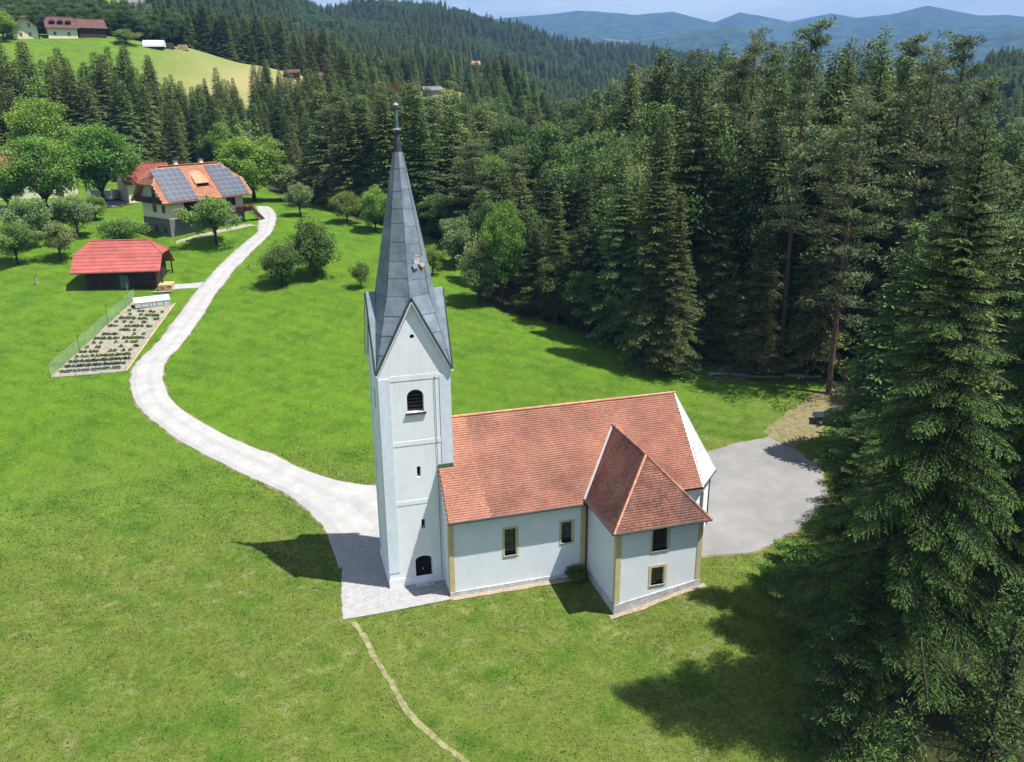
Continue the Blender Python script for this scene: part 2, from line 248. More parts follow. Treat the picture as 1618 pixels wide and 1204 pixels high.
# ------------------------------------------------------------------ terrain
def sst(a, b, x):
    t = np.clip((x-a)/(b-a), 0, 1); return t*t*(3-2*t)
SY=np.array([-400,-60,0,8,16,28,46,64,96,122,150,180,240.]);SZ=np.array([-2,-1,0,0,.55,2.6,6.0,8.9,14,16.8,18.3,19,20.])
TX=np.array([-2500,-800,-300,0,165,300,400,525,600,700,800,900,1000,1100,1200,1400,1580,2000,3500.])
TR=np.array([170,200,260,330,420,550,750,1000,1300,1800,2600,4200,6500,9000,16000.])
TZ=np.array([
[10,12,20,30,40,55,80,120,150,160,160,250,400,500,300],
[18,20,30,46,54,80,130,190,240,240,200,250,400,500,300],
[17,18,29,59.5,62,80,140,200,250,250,200,250,400,500,300],
[17,18,29,62.5,65,82,145,215,260,260,200,250,400,500,300],
[17,18,29,62.8,65,82,142,210,250,250,200,250,400,500,300],
[16,17,28,59,61,75,130,195,230,220,180,250,400,500,300],
[15,16,27,53,55,68,115,175,205,190,160,250,400,500,300],
[14,15,25,47,49,58,85,130,165,160,140,250,450,500,300],
[12,12,20,32,41,55,80,122,182,150,130,250,500,500,300],
[10,9,15,31,46,54,72,116,176,140,120,250,700,500,300],
[9,9,23,38,35,40,50,92,153,110,100,200,800,500,300],
[8,7,10,16,20,25,40,72,123,90,80,150,850,500,300],
[8,6,6,8,12,18,35,62,115,80,60,100,820,600,300],
[8,6,5,5,8,12,30,57,103,60,40,80,740,700,300],
[8,6,5,4,4,5,20,44,78,50,40,80,800,700,300],
[8,6,4,3,2,0,10,30,50,50,40,80,790,700,300],
[8,6,5,8,20,40,66,60,60,60,50,80,740,700,300],
[8,7,8,15,30,50,75,80,80,80,60,100,740,700,300],
[5,5,8,15,20,30,40,60,80,80,80,100,400,500,300.]])
_taz=np.arctan((TX-809)/1415.)
# far ridge profile rows by image x at r=6500
RX=np.array([-3000,600,815,860,915,970,1000,1060,1125,1163,1240,1305,1345,1400,1450,1490,1530,1575,1618,1800,2100,4000.])
RR=np.array([60,45,33,27,22,25,29,25,41,25,41,28,37,30,19,27,35,34,38,30,45,60.])
_raz=np.arctan((RX-809)/1415.); _rz=36.1+6500*np.cos(np.clip(_raz,-.75,.75))*(174-26-RR)/1490
def vnoise(x,y,seed=0):
    xi=np.floor(x).astype(np.int64);yi=np.floor(y).astype(np.int64);fx=x-xi;fy=y-yi
    fx=fx*fx*(3-2*fx);fy=fy*fy*(3-2*fy)
    def h(a,b):
        n=(a*374761393+b*668265263+seed*974634777)&0x7fffffff
        n=((n^(n>>13))*1274126177)&0x7fffffff
        return ((n^(n>>16))&0xffff)/65535.
    return (h(xi,yi)*(1-fx)+h(xi+1,yi)*fx)*(1-fy)+(h(xi,yi+1)*(1-fx)+h(xi+1,yi+1)*fx)*fy
def fbm(x,y,o=4,seed=0):
    s=0;a=.5
    for i in range(o): s=s+a*(vnoise(x,y,seed+i)-.5);x=x*2.03+7.1;y=y*2.03+3.7;a*=.5
    return s
def Hh(x,y):
    x=np.asarray(x,float);y=np.asarray(y,float)
    s=np.interp(y,SY,SZ)
    s=(s+np.interp(y-5,SY,SZ)+np.interp(y+5,SY,SZ)+np.interp(y-2.5,SY,SZ)+np.interp(y+2.5,SY,SZ))/5
    s=np.where(s>0,s*sst(4,15,y),s)
    near=s*(1-.3*sst(5,55,x)) + 1.35*sst(14,23,x)*(1-sst(30,70,y)) + .9*sst(26,60,x)*(1-sst(40,90,y))
    near=near+ .5*fbm(x/22,y/22,3,5)*sst(6,30,np.hypot(x-10,y+1)+ -8)
    dx=x-CX;dy=y-CY;r=np.hypot(dx,dy);az=np.arctan2(dx,dy)-YAW
    az=(az+np.pi)%(2*np.pi)-np.pi
    # bilinear in az, log r
    lr=np.log(np.clip(r,TR[0],TR[-1])); LR=np.log(TR)
    j=np.clip(np.searchsorted(LR,lr)-1,0,len(TR)-2); fj=(lr-LR[j])/(LR[j+1]-LR[j]); fj=fj*fj*(3-2*fj)*.5+fj*.5
    azc=np.clip(az,_taz[0],_taz[-1]); i=np.clip(np.searchsorted(_taz,azc)-1,0,len(TX)-2); fi=(azc-_taz[i])/(_taz[i+1]-_taz[i]); fi=fi*fi*(3-2*fi)*.5+fi*.5
    far=(TZ[i,j]*(1-fi)+TZ[i+1,j]*fi)*(1-fj)+(TZ[i,j+1]*(1-fi)+TZ[i+1,j+1]*fi)*fj
    far=np.where(r<4500,36.1+.918*(far-35.2)-.01745*r,far)
    # mountains
    mt=np.interp(az,_raz,_rz)
    far=np.where(r>3500, np.maximum(far*(1-sst(4000,6000,r)), mt*sst(3600,6500,r)*(1-.6*sst(6500,9000,r))+fbm(x/700,y/700,4,9)*160*sst(3500,4500,r)*(1-.85*sst(5400,6400,r))),far)
    mid=36.1+4300*np.cos(np.clip(az,-.75,.75))*(148-(60+9*np.sin(az*19+.6)+5*np.sin(az*43+1)))/1490+fbm(x/500,y/500,3,14)*90
    far=np.maximum(far,mid*np.exp(-((r-4300)/520)**2))
    far=far+fbm(x/160,y/160,3,3)*12*sst(450,800,r)
    w=sst(140,215,r)
    return near*(1-w)+far*w
def H1(x, y): return float(Hh(x, y))
def in_poly(x, y, poly):
    x = np.asarray(x, float); y = np.asarray(y, float); c = np.zeros(np.broadcast(x, y).shape, bool); n = len(poly)
    for i in range(n):
        x1, y1 = poly[i]; x2, y2 = poly[(i+1) % n]
        if y1 == y2: continue
        c ^= ((y1 > y) != (y2 > y)) & (x < (x2-x1)*(y-y1)/(y2-y1)+x1)
    return c
def polar(x, y):
    dx = x-CX; dy = y-CY; r = np.hypot(dx, dy); az = (np.arctan2(dx, dy)-YAW+np.pi) % (2*np.pi)-np.pi
    return r, az
def imgx(az): return 809+np.tan(np.clip(az, -1.3, 1.3))*1415.
# open land: the meadow round the church and farm
MEADOW = OPEN_EDGE + [(66,19),(60,12),(47,9),(45,2),(40,-6),(33,-13),(29,-19),(25,-26),(19,-33),(14,-41),(8,-60),(-200,-60),(-200,110),(-80,132),(-62,150),(-40,158),(-22,161),(-8,158),(-2,140)]
def field_mask(x, y):
    r, az = polar(x, y); X = imgx(az)
    lo = np.interp(X, [-400,100,330,530], [245,258,275,296]); hi = np.interp(X, [-400,250,400,540], [350,352,342,330])
    a = (X > -300) & (X < 540) & (r > lo) & (r < hi)
    b = (X > 630) & (X < 770) & (r > 300+(X-630)*.12) & (r < 400+(X-630)*.6)
    c = ((X > 185) & (X < 265) & (r > 600) & (r < 665)) | ((X > 732) & (X < 770) & (r > 780) & (r < 865))
    return a, b, c
def is_open(x, y):
    a, b, c = field_mask(x, y); r, az = polar(x, y)
    return in_poly(x, y, MEADOW) | a | b | c
def grass_group():
    g = bpy.data.node_groups.new('grass_colour', 'ShaderNodeTree'); g.interface.new_socket('Color', in_out='OUTPUT', socket_type='NodeSocketColor'); g.interface.new_socket('Fine', in_out='OUTPUT', socket_type='NodeSocketFloat')
    o = g.nodes.new('NodeGroupOutput'); p = g.nodes.new('ShaderNodeNewGeometry')
    def noise(s, d=6, r=.6):
        n = g.nodes.new('ShaderNodeTexNoise'); n.inputs['Scale'].default_value = s; n.inputs['Detail'].default_value = d; n.inputs['Roughness'].default_value = r
        g.links.new(p.outputs['Position'], n.inputs['Vector']); return n.outputs['Fac']
    def ramp(i, a, b):
        m = g.nodes.new('ShaderNodeMapRange'); m.interpolation_type = 'SMOOTHSTEP'; m.inputs['From Min'].default_value = a; m.inputs['From Max'].default_value = b; g.links.new(i, m.inputs['Value']); return m.outputs[0]
    def mix(f, a, b, mode='MIX'):
        m = g.nodes.new('ShaderNodeMix'); m.data_type = 'RGBA'; m.blend_type = mode
        if isinstance(f, float): m.inputs['Factor'].default_value = f
        else: g.links.new(f, m.inputs['Factor'])
        for k, v in (('A', a), ('B', b)):
            if isinstance(v, tuple): m.inputs[k].default_value = (*v, 1)
            else: g.links.new(v, m.inputs[k])
        return m.outputs['Result']
    def math_(op, a, b):
        m = g.nodes.new('ShaderNodeMath'); m.operation = op
        for k, v in enumerate((a, b)):
            if isinstance(v, (int, float)): m.inputs[k].default_value = v
            else: g.links.new(v, m.inputs[k])
        return m.outputs[0]
    sx = g.nodes.new('ShaderNodeSeparateXYZ'); g.links.new(p.outputs['Position'], sx.inputs[0])
    big = noise(.045, 3); med = noise(.35, 5); fine = noise(2.2, 6, .7); tiny = noise(9., 4, .7)
    base = mix(ramp(big, .35, .65), (.088,.190,.010), (.110,.220,.013))
    base = mix(ramp(med, .38, .66), base, (.076,.155,.012))
    # the mown lawn towards the camera and the left is older and drier than the meadow behind the church
    wob = math_('MULTIPLY_ADD', noise(.05, 4), 26.0); g.nodes[-1].inputs[2].default_value = -13.0
    yy = math_('ADD', sx.outputs['Y'], wob); dry = ramp(yy, 34.0, 8.0)
    dryc = mix(ramp(fine, .35, .7), (.100,.122,.024), (.175,.172,.055))
    base = mix(math_('MULTIPLY', dry, .72), base, dryc)
    straw = math_('MULTIPLY', math_('MULTIPLY', ramp(noise(.8, 9, .78), .50, .66), ramp(noise(.09, 3), .34, .58)), dry)
    base = mix(math_('MULTIPLY', straw, .75), base, (.29,.27,.13))
    lush = ramp(noise(.22, 7, .65), .48, .66); base = mix(math_('MULTIPLY', lush, .75), base, (.042,.118,.008))
    base = mix(ramp(tiny, .30, .72), mix(.28, base, (.026,.060,.008)), base)
    base = mix(math_('MULTIPLY', ramp(fine, .55, .75), .30), base, (.165,.255,.034))
    fl = math_('MULTIPLY', ramp(noise(1.7, 9, .8), .52, .64), .50); base = mix(fl, base, (.20,.235,.052))
    mott = ramp(noise(.75, 8, .72), .36, .64); base = mix(mott, mix(.24, base, (.030,.075,.008)), base)
    wv = g.nodes.new('ShaderNodeTexWave'); wv.inputs['Scale'].default_value = .16; wv.inputs['Distortion'].default_value = 5; wv.inputs['Detail'].default_value = 3; wv.inputs['Detail Scale'].default_value = .6; wv.bands_direction = 'DIAGONAL'; g.links.new(p.outputs['Position'], wv.inputs['Vector'])
    base = mix(math_('MULTIPLY', wv.outputs['Fac'], .16), base, (.145,.225,.026))
    g.links.new(base, o.inputs[0]); g.links.new(tiny, o.inputs[1])
    return g
GG = grass_group()
def ground_material():
    m = bpy.data.materials.new('ground_cover'); m.use_nodes = True; t = m.node_tree; b = t.nodes['Principled BSDF']
    b.inputs['Roughness'].default_value = .95; b.inputs['Specular IOR Level'].default_value = .1
    g = t.nodes.new('ShaderNodeGroup'); g.node_tree = GG; geo = t.nodes.new('ShaderNodeNewGeometry')
    def attr(n):
        a = t.nodes.new('ShaderNodeAttribute'); a.attribute_name = n; return a.outputs['Fac']
    def mix(f, a, bb):
        x = t.nodes.new('ShaderNodeMix'); x.data_type = 'RGBA'; t.links.new(f, x.inputs['Factor'])
        for k, v in (('A', a), ('B', bb)):
            if isinstance(v, tuple): x.inputs[k].default_value = (*v, 1)
            else: t.links.new(v, x.inputs[k])
        return x.outputs['Result']
    def noise(s, d=5):
        n = t.nodes.new('ShaderNodeTexNoise'); n.inputs['Scale'].default_value = s; n.inputs['Detail'].default_value = d; t.links.new(geo.outputs['Position'], n.inputs['Vector']); return n.outputs['Fac']
    def ramp(i, a, bb):
        q = t.nodes.new('ShaderNodeMapRange'); q.inputs['From Min'].default_value = a; q.inputs['From Max'].default_value = bb; t.links.new(i, q.inputs['Value']); return q.outputs[0]
    hay = mix(ramp(noise(.03), .35, .65), (.30,.26,.12), (.15,.20,.055))
    c = mix(attr('hay'), g.outputs[0], hay)
    floor = mix(ramp(noise(.8), .35, .65), (.045,.035,.02), (.05,.06,.02))
    c = mix(attr('forest'), c, floor)
    wood = mix(ramp(noise(.02, 12), .40, .62), (.016,.032,.016), (.045,.075,.030))
    wood = mix(ramp(noise(.0035, 4), .66, .70), wood, (.10,.13,.05))
    c = mix(attr('farwood'), c, wood)
    t.links.new(c, b.inputs['Base Color'])
    bp = t.nodes.new('ShaderNodeBump'); bp.inputs['Strength'].default_value = .8; bp.inputs['Distance'].default_value = .12
    t.links.new(g.outputs[1], bp.inputs['Height']); t.links.new(bp.outputs[0], b.inputs['Normal'])
    return m
def build_ground():
    rr = [0.0]; r = 3.0
    while r < 24000:
        rr.append(r); r += max(1.1, r*(.0155 if r < 400 else .024)) if r < 9000 else r*.08
    rr = np.array(rr[1:])
    fine = np.linspace(-.72, .72, 350); rest = np.linspace(.72, 2*np.pi-.72, 90)[1:-1]; az = np.concatenate([fine, rest])
    R, A = np.meshgrid(rr, az, indexing='ij'); X = CX+R*np.sin(A+YAW); Y = CY+R*np.cos(A+YAW); Z = Hh(X, Y)
    n, k = R.shape; V = np.stack([X, Y, Z], -1).reshape(-1, 3)
    i, j = np.meshgrid(np.arange(n-1), np.arange(k), indexing='ij'); j2 = (j+1) % k
    F = np.stack([i*k+j, i*k+j2, (i+1)*k+j2, (i+1)*k+j], -1).reshape(-1, 4)[:, ::-1]
    c = len(V); V = np.vstack([V, [[CX, CY, H1(CX, CY)]]])
    o = mesh_np('ground', V, F, ground_material(), smooth=True)
    bm = bmesh.new(); bm.from_mesh(o.data); bm.verts.ensure_lookup_table()
    for q in range(k): bm.faces.new((bm.verts[c], bm.verts[(q+1) % k], bm.verts[q]))
    bmesh.ops.recalc_face_normals(bm, faces=bm.faces); bm.to_mesh(o.data); bm.free()
    x, y = V[:, 0], V[:, 1]; r_, a_ = polar(x, y); opn = is_open(x, y); f1, f2, f3 = field_mask(x, y)
    far = sst(1500, 2100, r_); hay = np.clip(f1*sst(150, 420, imgx(a_))*.85+f1*.10+f2*.6+f3*.5, 0, 1)
    for nm, v in (('forest', (~opn)*(1-far)), ('hay', hay), ('farwood', far)):
        a = o.data.attributes.new(nm, 'FLOAT', 'POINT'); a.data.foreach_set('value', np.ascontiguousarray(v, np.float32))
    tag(o, kind='structure'); return o
build_ground()
def smooth_line(P, n=8):
    P = [np.array(p, float) for p in P]; out = []
    for i in range(len(P)-1):
        p0 = P[max(i-1, 0)]; p1 = P[i]; p2 = P[i+1]; p3 = P[min(i+2, len(P)-1)]
        for k in range(n):
            t = k/n; out.append(.5*((2*p1)+(-p0+p2)*t+(2*p0-5*p1+4*p2-p3)*t*t+(-p0+3*p1-3*p2+p3)*t**3))
    out.append(P[-1]); return np.array(out)
def strip(name, A, B, lift, mt, wob=0., seg=6, grow=0., label=None):
    """sheet between two edge lines laid on the ground"""
    n = len(A); V = []
    for i in range(n):
        a, b = A[i], B[i]; d = (b-a); l = max(np.linalg.norm(d), 1e-6); d = d/l
        wa = wob*float(fbm(a[0]*1.3, a[1]*1.3, 4, 21)); wb = wob*float(fbm(b[0]*1.3, b[1]*1.3, 4, 22))
        a = a-d*(grow+wa); b = b+d*(grow+wb)
        for k in range(seg+1):
            q = a+(b-a)*k/seg; V.append((q[0], q[1], H1(q[0], q[1])+lift))
    F = [(i*(seg+1)+k, i*(seg+1)+k+1, (i+1)*(seg+1)+k+1, (i+1)*(seg+1)+k) for i in range(n-1) for k in range(seg)]
    mb = MB(); mb.V = V; mb.F = F; mb.T = [[.25, .62, .66, .40, .66, .62][k % 6] if seg == 6 else .5 for k in range(len(F))]; o = mb.build(name, mt); tag(o, kind='structure'); return o
def sheet(name, poly, lift, mt, step=.6, edge=0.):
    """filled polygon on the ground, gridded so that it follows it"""
    P = np.array(poly, float); bm = bmesh.new(); pts = []
    for i in range(len(P)):
        a, b = P[i], P[(i+1) % len(P)]; n = max(1, int(np.linalg.norm(b-a)/step)); d = (b-a)/max(np.linalg.norm(b-a), 1e-6)
        for k in range(n):
            q = a+(b-a)*k/n; w = edge*float(fbm(q[0]*1.1, q[1]*1.1, 4, 31)); pts.append((q[0]-d[1]*w, q[1]+d[0]*w))
    f = bm.faces.new([bm.verts.new((x, y, 0)) for x, y in pts])
    x0, y0 = P.min(0); x1, y1 = P.max(0)
    for c in np.arange(x0, x1, 1.5): bmesh.ops.bisect_plane(bm, geom=bm.verts[:]+bm.edges[:]+bm.faces[:], plane_co=(c, 0, 0), plane_no=(1, 0, 0))
    for c in np.arange(y0, y1, 1.5): bmesh.ops.bisect_plane(bm, geom=bm.verts[:]+bm.edges[:]+bm.faces[:], plane_co=(0, c, 0), plane_no=(0, 1, 0))
    for v in bm.verts: v.co.z = H1(v.co.x, v.co.y)+lift
    bmesh.ops.recalc_face_normals(bm, faces=bm.faces)
    me = bpy.data.meshes.new(name); bm.to_mesh(me); bm.free(); me.materials.append(mt)
    if len(me.polygons) and me.polygons[0].normal.z < 0: me.flip_normals()
    return tag(ob(name, me), kind='structure')
RA, RB = smooth_line(ROAD_L), smooth_line(ROAD_R)
strip('road_verge', RA[:-8], RB[:-8], .02, M['verge'], .9, grow=.16)
strip('road', RA, RB, .05, M['gravel'], .28)
strip('barn_drive', smooth_line([SIDE[0], SIDE[1]]), smooth_line([SIDE[3], SIDE[2]]), .035, M['gravel'], .5)
TR_ = smooth_line(TRAIL); tn = np.gradient(TR_, axis=0); tn = np.stack([-tn[:, 1], tn[:, 0]], 1)/np.linalg.norm(tn, axis=1)[:, None]
strip('path', TR_-tn*.2, TR_+tn*.2, .03, M['trail'], .3, seg=3)
sheet('parking_verge', LOT, .02, M['verge'], .5, .7)
_lc = np.array(LOT).mean(0); sheet('parking_place', [tuple(_lc+(np.array(q)-_lc)*(1-.22/np.linalg.norm(np.array(q)-_lc))) for q in LOT], .05, M['asphalt'], .5, .8)
sheet('track', [(42.5,11),(46,12),(54,17.5),(62,20),(64,23.5),(56,23),(49,19.5),(41.5,15)], .012, M['verge'], .5, 1.2)
sheet('house_path', [(-20.9,93.0),(-15.0,97.2),(-9.5,101.2),(-7.0,99.6),(-9.2,99.2),(-14.6,95.6),(-20.6,91.4)], .03, M['verge_pale'], .5, .9)
sheet('farm_yard', [(-58,116),(-44,117),(-33,119),(-30,124),(-36,128),(-58,124)], .03, M['gravel'], .7, 1.0)
# ------------------------------------------------------------------ trees
def kites(P, D, L, W, rng, droop=0., fold=.25):
    """leaf- or spray-sized folded quads: P base points, D unit directions, L lengths, W widths"""
    n = len(P); D = D/np.maximum(np.linalg.norm(D, axis=1)[:, None], 1e-6)
    ref = rng.normal(size=(n, 3))*.55+np.array([0, 0, 1.]); S = np.cross(D, ref); S /= np.maximum(np.linalg.norm(S, axis=1)[:, None], 1e-6)
    N = np.cross(S, D); L = np.broadcast_to(L, (n,))[:, None]; W = np.broadcast_to(W, (n,))[:, None]
    a = P; m = P+D*L*.45-N*L*fold*.12; t = P+D*L; t[:, 2:3] -= droop*L
    b = m+S*W*.5-N*W*fold*.4; c = m-S*W*.5-N*W*fold*.4
    V = np.stack([a, b, t, c], 1).reshape(-1, 3); F = np.arange(4*n).reshape(n, 4)
    return V, F
def tube(path, rad, n=7):
    path = np.array(path, float); k = len(path); T = np.gradient(path, axis=0); T /= np.linalg.norm(T, axis=1)[:, None]+1e-9
    ref = np.where(np.abs(T[:, 2:3]) > .8, np.array([[1., 0, 0]]), np.array([[0, 0, 1.]])); A = np.cross(T, ref); A /= np.linalg.norm(A, axis=1)[:, None]; B = np.cross(T, A)
    th = np.arange(n)*2*np.pi/n; V = path[:, None]+np.array(rad)[:, None, None]*(A[:, None]*np.cos(th)[None, :, None]+B[:, None]*np.sin(th)[None, :, None])
    i, j = np.meshgrid(np.arange(k-1), np.arange(n), indexing='ij'); F = np.stack([i*n+j, i*n+(j+1) % n, (i+1)*n+(j+1) % n, (i+1)*n+j], -1).reshape(-1, 4)
    return V.reshape(-1, 3), F
class Acc:
    def __init__(s): s.V = []; s.F = []; s.T = []; s.n = 0
    def add(s, V, F, t=None):
        s.V.append(V); s.F.append(F+s.n); s.n += len(V); s.T.append(np.full(len(F), .5) if t is None else np.broadcast_to(t, (len(F),)))
    def mesh(s, name, m, smooth=False): return mesh_np(name, np.vstack(s.V), np.vstack(s.F), m, tint=np.concatenate(s.T), link=False, smooth=smooth)
def spruce_mesh(H, R, seed, L=.48, whorl=.86, per=9, lat=.28, base=.06, power=.85, step=.20, mt='spruce', wood=False, hang=.5, trunk_r=None, wk=.36):
    rng = np.random.RandomState(seed); fo = Acc(); wo = Acc(); tr = trunk_r or H*.0065
    zs = np.linspace(-.6, H*.985, 12); lean = rng.normal(size=2)*.012*H
    path = np.stack([lean[0]*(zs/H)**2, lean[1]*(zs/H)**2, zs], 1); wo.add(*tube(path, tr*(1-np.clip(zs, 0, H)/H)**.85+.012, 8))
    z = base*H
    while z < H*.985:
        u = 1-(z-base*H)/(H*(1-base)); k = max(3, int(per*(.55+.6*u)+rng.rand()))
        az0 = rng.rand()*6.28
        for b in range(k):
            zz = z+rng.uniform(-.22, .22)*whorl; az = az0+b*2*np.pi/k+rng.normal()*.3
            l = R*(u**power)*rng.uniform(.55, 1.15)*(1-.18*max(0, u-.86)/.14)+.22
            if rng.rand() < .05: l *= .55
            el = .62*(1-u)**1.5-.22*u+rng.normal()*.06; dr = .16+.30*u
            ax = np.array([math.cos(az), math.sin(az), 0]); sd = np.array([-ax[1], ax[0], 0])
            o0 = np.array([lean[0]*(zz/H)**2, lean[1]*(zz/H)**2, zz])
            def pt(s): return o0+ax*(l*s)[:, None]+np.array([0, 0, 1.])*(l*(math.tan(el)*s-dr*s**2+.16*u*s**5))[:, None]
            if wood and l > .8:
                ss = np.linspace(0, .92, 6); wo.add(*tube(pt(ss), .035*l**.6*(1-ss*.85)+.004, 4))
            # axis tips
            na = max(2, int(l/step*.8)); s = np.sort(rng.uniform(.18, 1, na)); P = pt(s); s2 = np.minimum(s+.06, 1.06); D = pt(s2)-P
            D = D/np.linalg.norm(D, axis=1)[:, None]+rng.normal(size=(na, 3))*.22
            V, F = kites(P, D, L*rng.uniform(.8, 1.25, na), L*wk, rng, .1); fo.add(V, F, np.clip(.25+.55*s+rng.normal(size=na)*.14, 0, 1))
            # laterals
            nl = max(2, int(l/lat)); s = (np.arange(nl)+rng.rand(nl))/nl*.92+.04
            for sg in (-1, 1):
                ll = (.50*l*(1-s)**.75*(.5+.5*s)+L*.6)*rng.uniform(.7, 1.15, nl); nk = np.maximum(1, (ll/step).astype(int)); idx = np.repeat(np.arange(nl), nk)
                f = np.concatenate([(np.arange(q)+rng.rand(q))/q for q in nk]) if nl else np.zeros(0)
                P0 = pt(s); dirv = ax[None]*rng.uniform(.45, .9, nl)[:, None]+sd[None]*sg*rng.uniform(.7, 1.0, nl)[:, None]; dirv /= np.linalg.norm(dirv, axis=1)[:, None]
                dl = f*ll[idx]; P = P0[idx]+dirv[idx]*dl[:, None]; P[:, 2] -= (.22+.25*u)*dl*f
                m = len(P); D = dirv[idx]*rng.uniform(.5, 1, m)[:, None]+rng.normal(size=(m, 3))*.28; D[:, 2] -= hang*rng.uniform(.1, 1., m)*(.4+u)
                tn = np.clip(-.05+.45*s[idx]+.55*f+rng.normal(size=m)*.14, 0, 1)  # lit tips and shaded inner sprays put into the needle colour
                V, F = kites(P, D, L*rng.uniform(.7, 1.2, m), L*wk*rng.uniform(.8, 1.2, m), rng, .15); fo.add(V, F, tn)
        z += whorl*(.42+.58*u)*rng.uniform(.85, 1.15)
    # leader
    n = 14; P = np.zeros((n, 3)); P[:, 2] = np.linspace(H*.955, H, n); P[:, :2] += lean*((P[:, 2:3]/H)**2); D = rng.normal(size=(n, 3))*.5+np.array([0, 0, .9])
    V, F = kites(P, D, L*.8, L*.25, rng); fo.add(V, F, .7)
    return fo.mesh('crown', M[mt]), wo.mesh('trunk', M['bark'], True)
def pine_mesh(H, R, seed, base=.36, L=.36, nl=40):
    rng = np.random.RandomState(seed); fo = Acc(); wo = Acc(); zs = np.linspace(-.6, H*.97, 14); w = rng.normal(size=4)*.35
    cx = lambda z: np.stack([w[0]*np.sin(z/H*4+w[1]), w[2]*np.sin(z/H*3+w[3])], -1)
    path = np.concatenate([cx(zs), zs[:, None]], 1); wo.add(*tube(path, H*.0078*(1-np.clip(zs, 0, H)/H)**.7+.03, 8))
    def clump(c, rad, n):
        q = rng.normal(size=(n, 3)); q /= np.linalg.norm(q, axis=1)[:, None]; rr = rad*rng.uniform(.25, 1, n)**.6
        P = c+q*rr[:, None]*np.array([1, 1, .52]); D = q*.8+rng.normal(size=(n, 3))*.35+np.array([0, 0, .45])
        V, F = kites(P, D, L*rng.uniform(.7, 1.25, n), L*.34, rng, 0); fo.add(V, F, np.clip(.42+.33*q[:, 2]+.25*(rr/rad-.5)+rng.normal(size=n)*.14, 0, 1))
    for i in range(nl):
        f = (i+rng.rand())/nl; z = H*(base+(1-base)*.97*f); az = i*2.4+rng.normal()*.5; prof = math.sin(math.pi*min(1, (.16+.84*f)**.85))**.6 if f < .93 else .45
        l = R*max(.25, prof)*rng.uniform(.55, 1.12); up = rng.uniform(.05, .5)+.5*f
        ax = np.array([math.cos(az), math.sin(az), 0]); o0 = np.array([*cx(np.array(z)), z]); ss = np.linspace(0, 1, 6)
        P = o0+ax*(l*ss)[:, None]+np.array([0, 0, 1.])*(l*(up*ss-.25*ss**2)+.12*np.sin(ss*5+az))[:, None]
        wo.add(*tube(P, .06*(l/3)**.7*(1-.8*ss)+.012, 5))
        for s in np.arange(.34, 1.05, .17):
            if rng.rand() < .16: continue
            c = P[0]+(P[-1]-P[0])*s+np.array([0, 0, .2]); c[:2] += rng.normal(size=2)*.5*l*.33; clump(c, rng.uniform(.55, 1.0)*(.75+.1*l), int(rng.uniform(38, 74)))
    for q in range(4): clump(np.array([*cx(np.array(H)), H-.4-.55*q])+rng.normal(size=3)*np.array([.35, .35, .1])*q*.5, .55+.12*q, 44)
    for q in range(9):   # dead snags below the crown
        z = H*rng.uniform(.2, base+.06); az = rng.rand()*6.28; l = rng.uniform(.5, 1.8); o0 = np.array([*cx(np.array(z)), z])
        wo.add(*tube([o0, o0+np.array([math.cos(az)*l, math.sin(az)*l, -.1*l])], [.03, .008], 4))
    return fo.mesh('crown', M['pine']), wo.mesh('trunk', M['pinebark'], True)
def broad_mesh(H, R, seed, mt, L=.26, n_cl=85, per=95, stem=.24, flat=1.0):
    rng = np.random.RandomState(seed); fo = Acc(); wo = Acc(); zc = H*(1+stem)/2; rz = H*(1-stem)/2
    wo.add(*tube([[0, 0, -.5], [0, 0, H*stem*.5], [rng.normal()*.1, rng.normal()*.1, H*stem*1.2], [0, 0, H*.62]], [H*.028+.05, H*.022+.03, H*.018+.02, .03], 7))
    for k in range(n_cl):
        q = rng.normal(size=3); q /= np.linalg.norm(q); q[2] = q[2]*.9+.05; rr = rng.uniform(.35, 1.0)**.5*(1+.22*math.sin(3*math.atan2(q[1], q[0])+seed)+.16*rng.normal())
        tap = 1-.30*max(0, q[2])-.12*max(0, -q[2]); c = np.array([q[0]*R*rr*.84*tap, q[1]*R*rr*.84*tap, zc+q[2]*rz*rr*.86*flat]); c[2] = max(c[2], H*stem*.85)
        cr = R*rng.uniform(.18, .32)+.12; n = int(per*1.5*rng.uniform(.6, 1.3)); d = rng.normal(size=(n, 3)); d /= np.linalg.norm(d, axis=1)[:, None]
        P = c+d*(cr*rng.uniform(.2, 1, n)**.5)[:, None]*np.array([1, 1, .72]); D = d*.5+rng.normal(size=(n, 3))*.6+np.array([0, 0, .05])
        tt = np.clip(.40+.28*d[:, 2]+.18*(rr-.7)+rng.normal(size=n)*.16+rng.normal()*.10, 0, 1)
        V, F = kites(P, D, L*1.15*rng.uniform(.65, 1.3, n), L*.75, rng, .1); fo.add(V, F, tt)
        if k % 4 == 0: wo.add(*tube([[0, 0, H*stem*rng.uniform(.8, 1.4)], c*np.array([.5, .5, 0])+np.array([0, 0, (H*stem+c[2])/2+.1*H]), c], [H*.010+.02, H*.006+.012, .008], 4))
    return fo.mesh('crown', M[mt]), wo.mesh('trunk', M['bark'], True)
def plant(name, meshes, x, y, sc, rz, label, cat, group=None, sxy=None, dz=0., tilt=0.):
    e = empty(name, (x, y, H1(x, y)+dz), rz, label, cat, group); e.scale = (sxy or sc, sxy or sc, sc)
    for me in meshes: ob(me.name.split('.')[0], me, e)
    return e
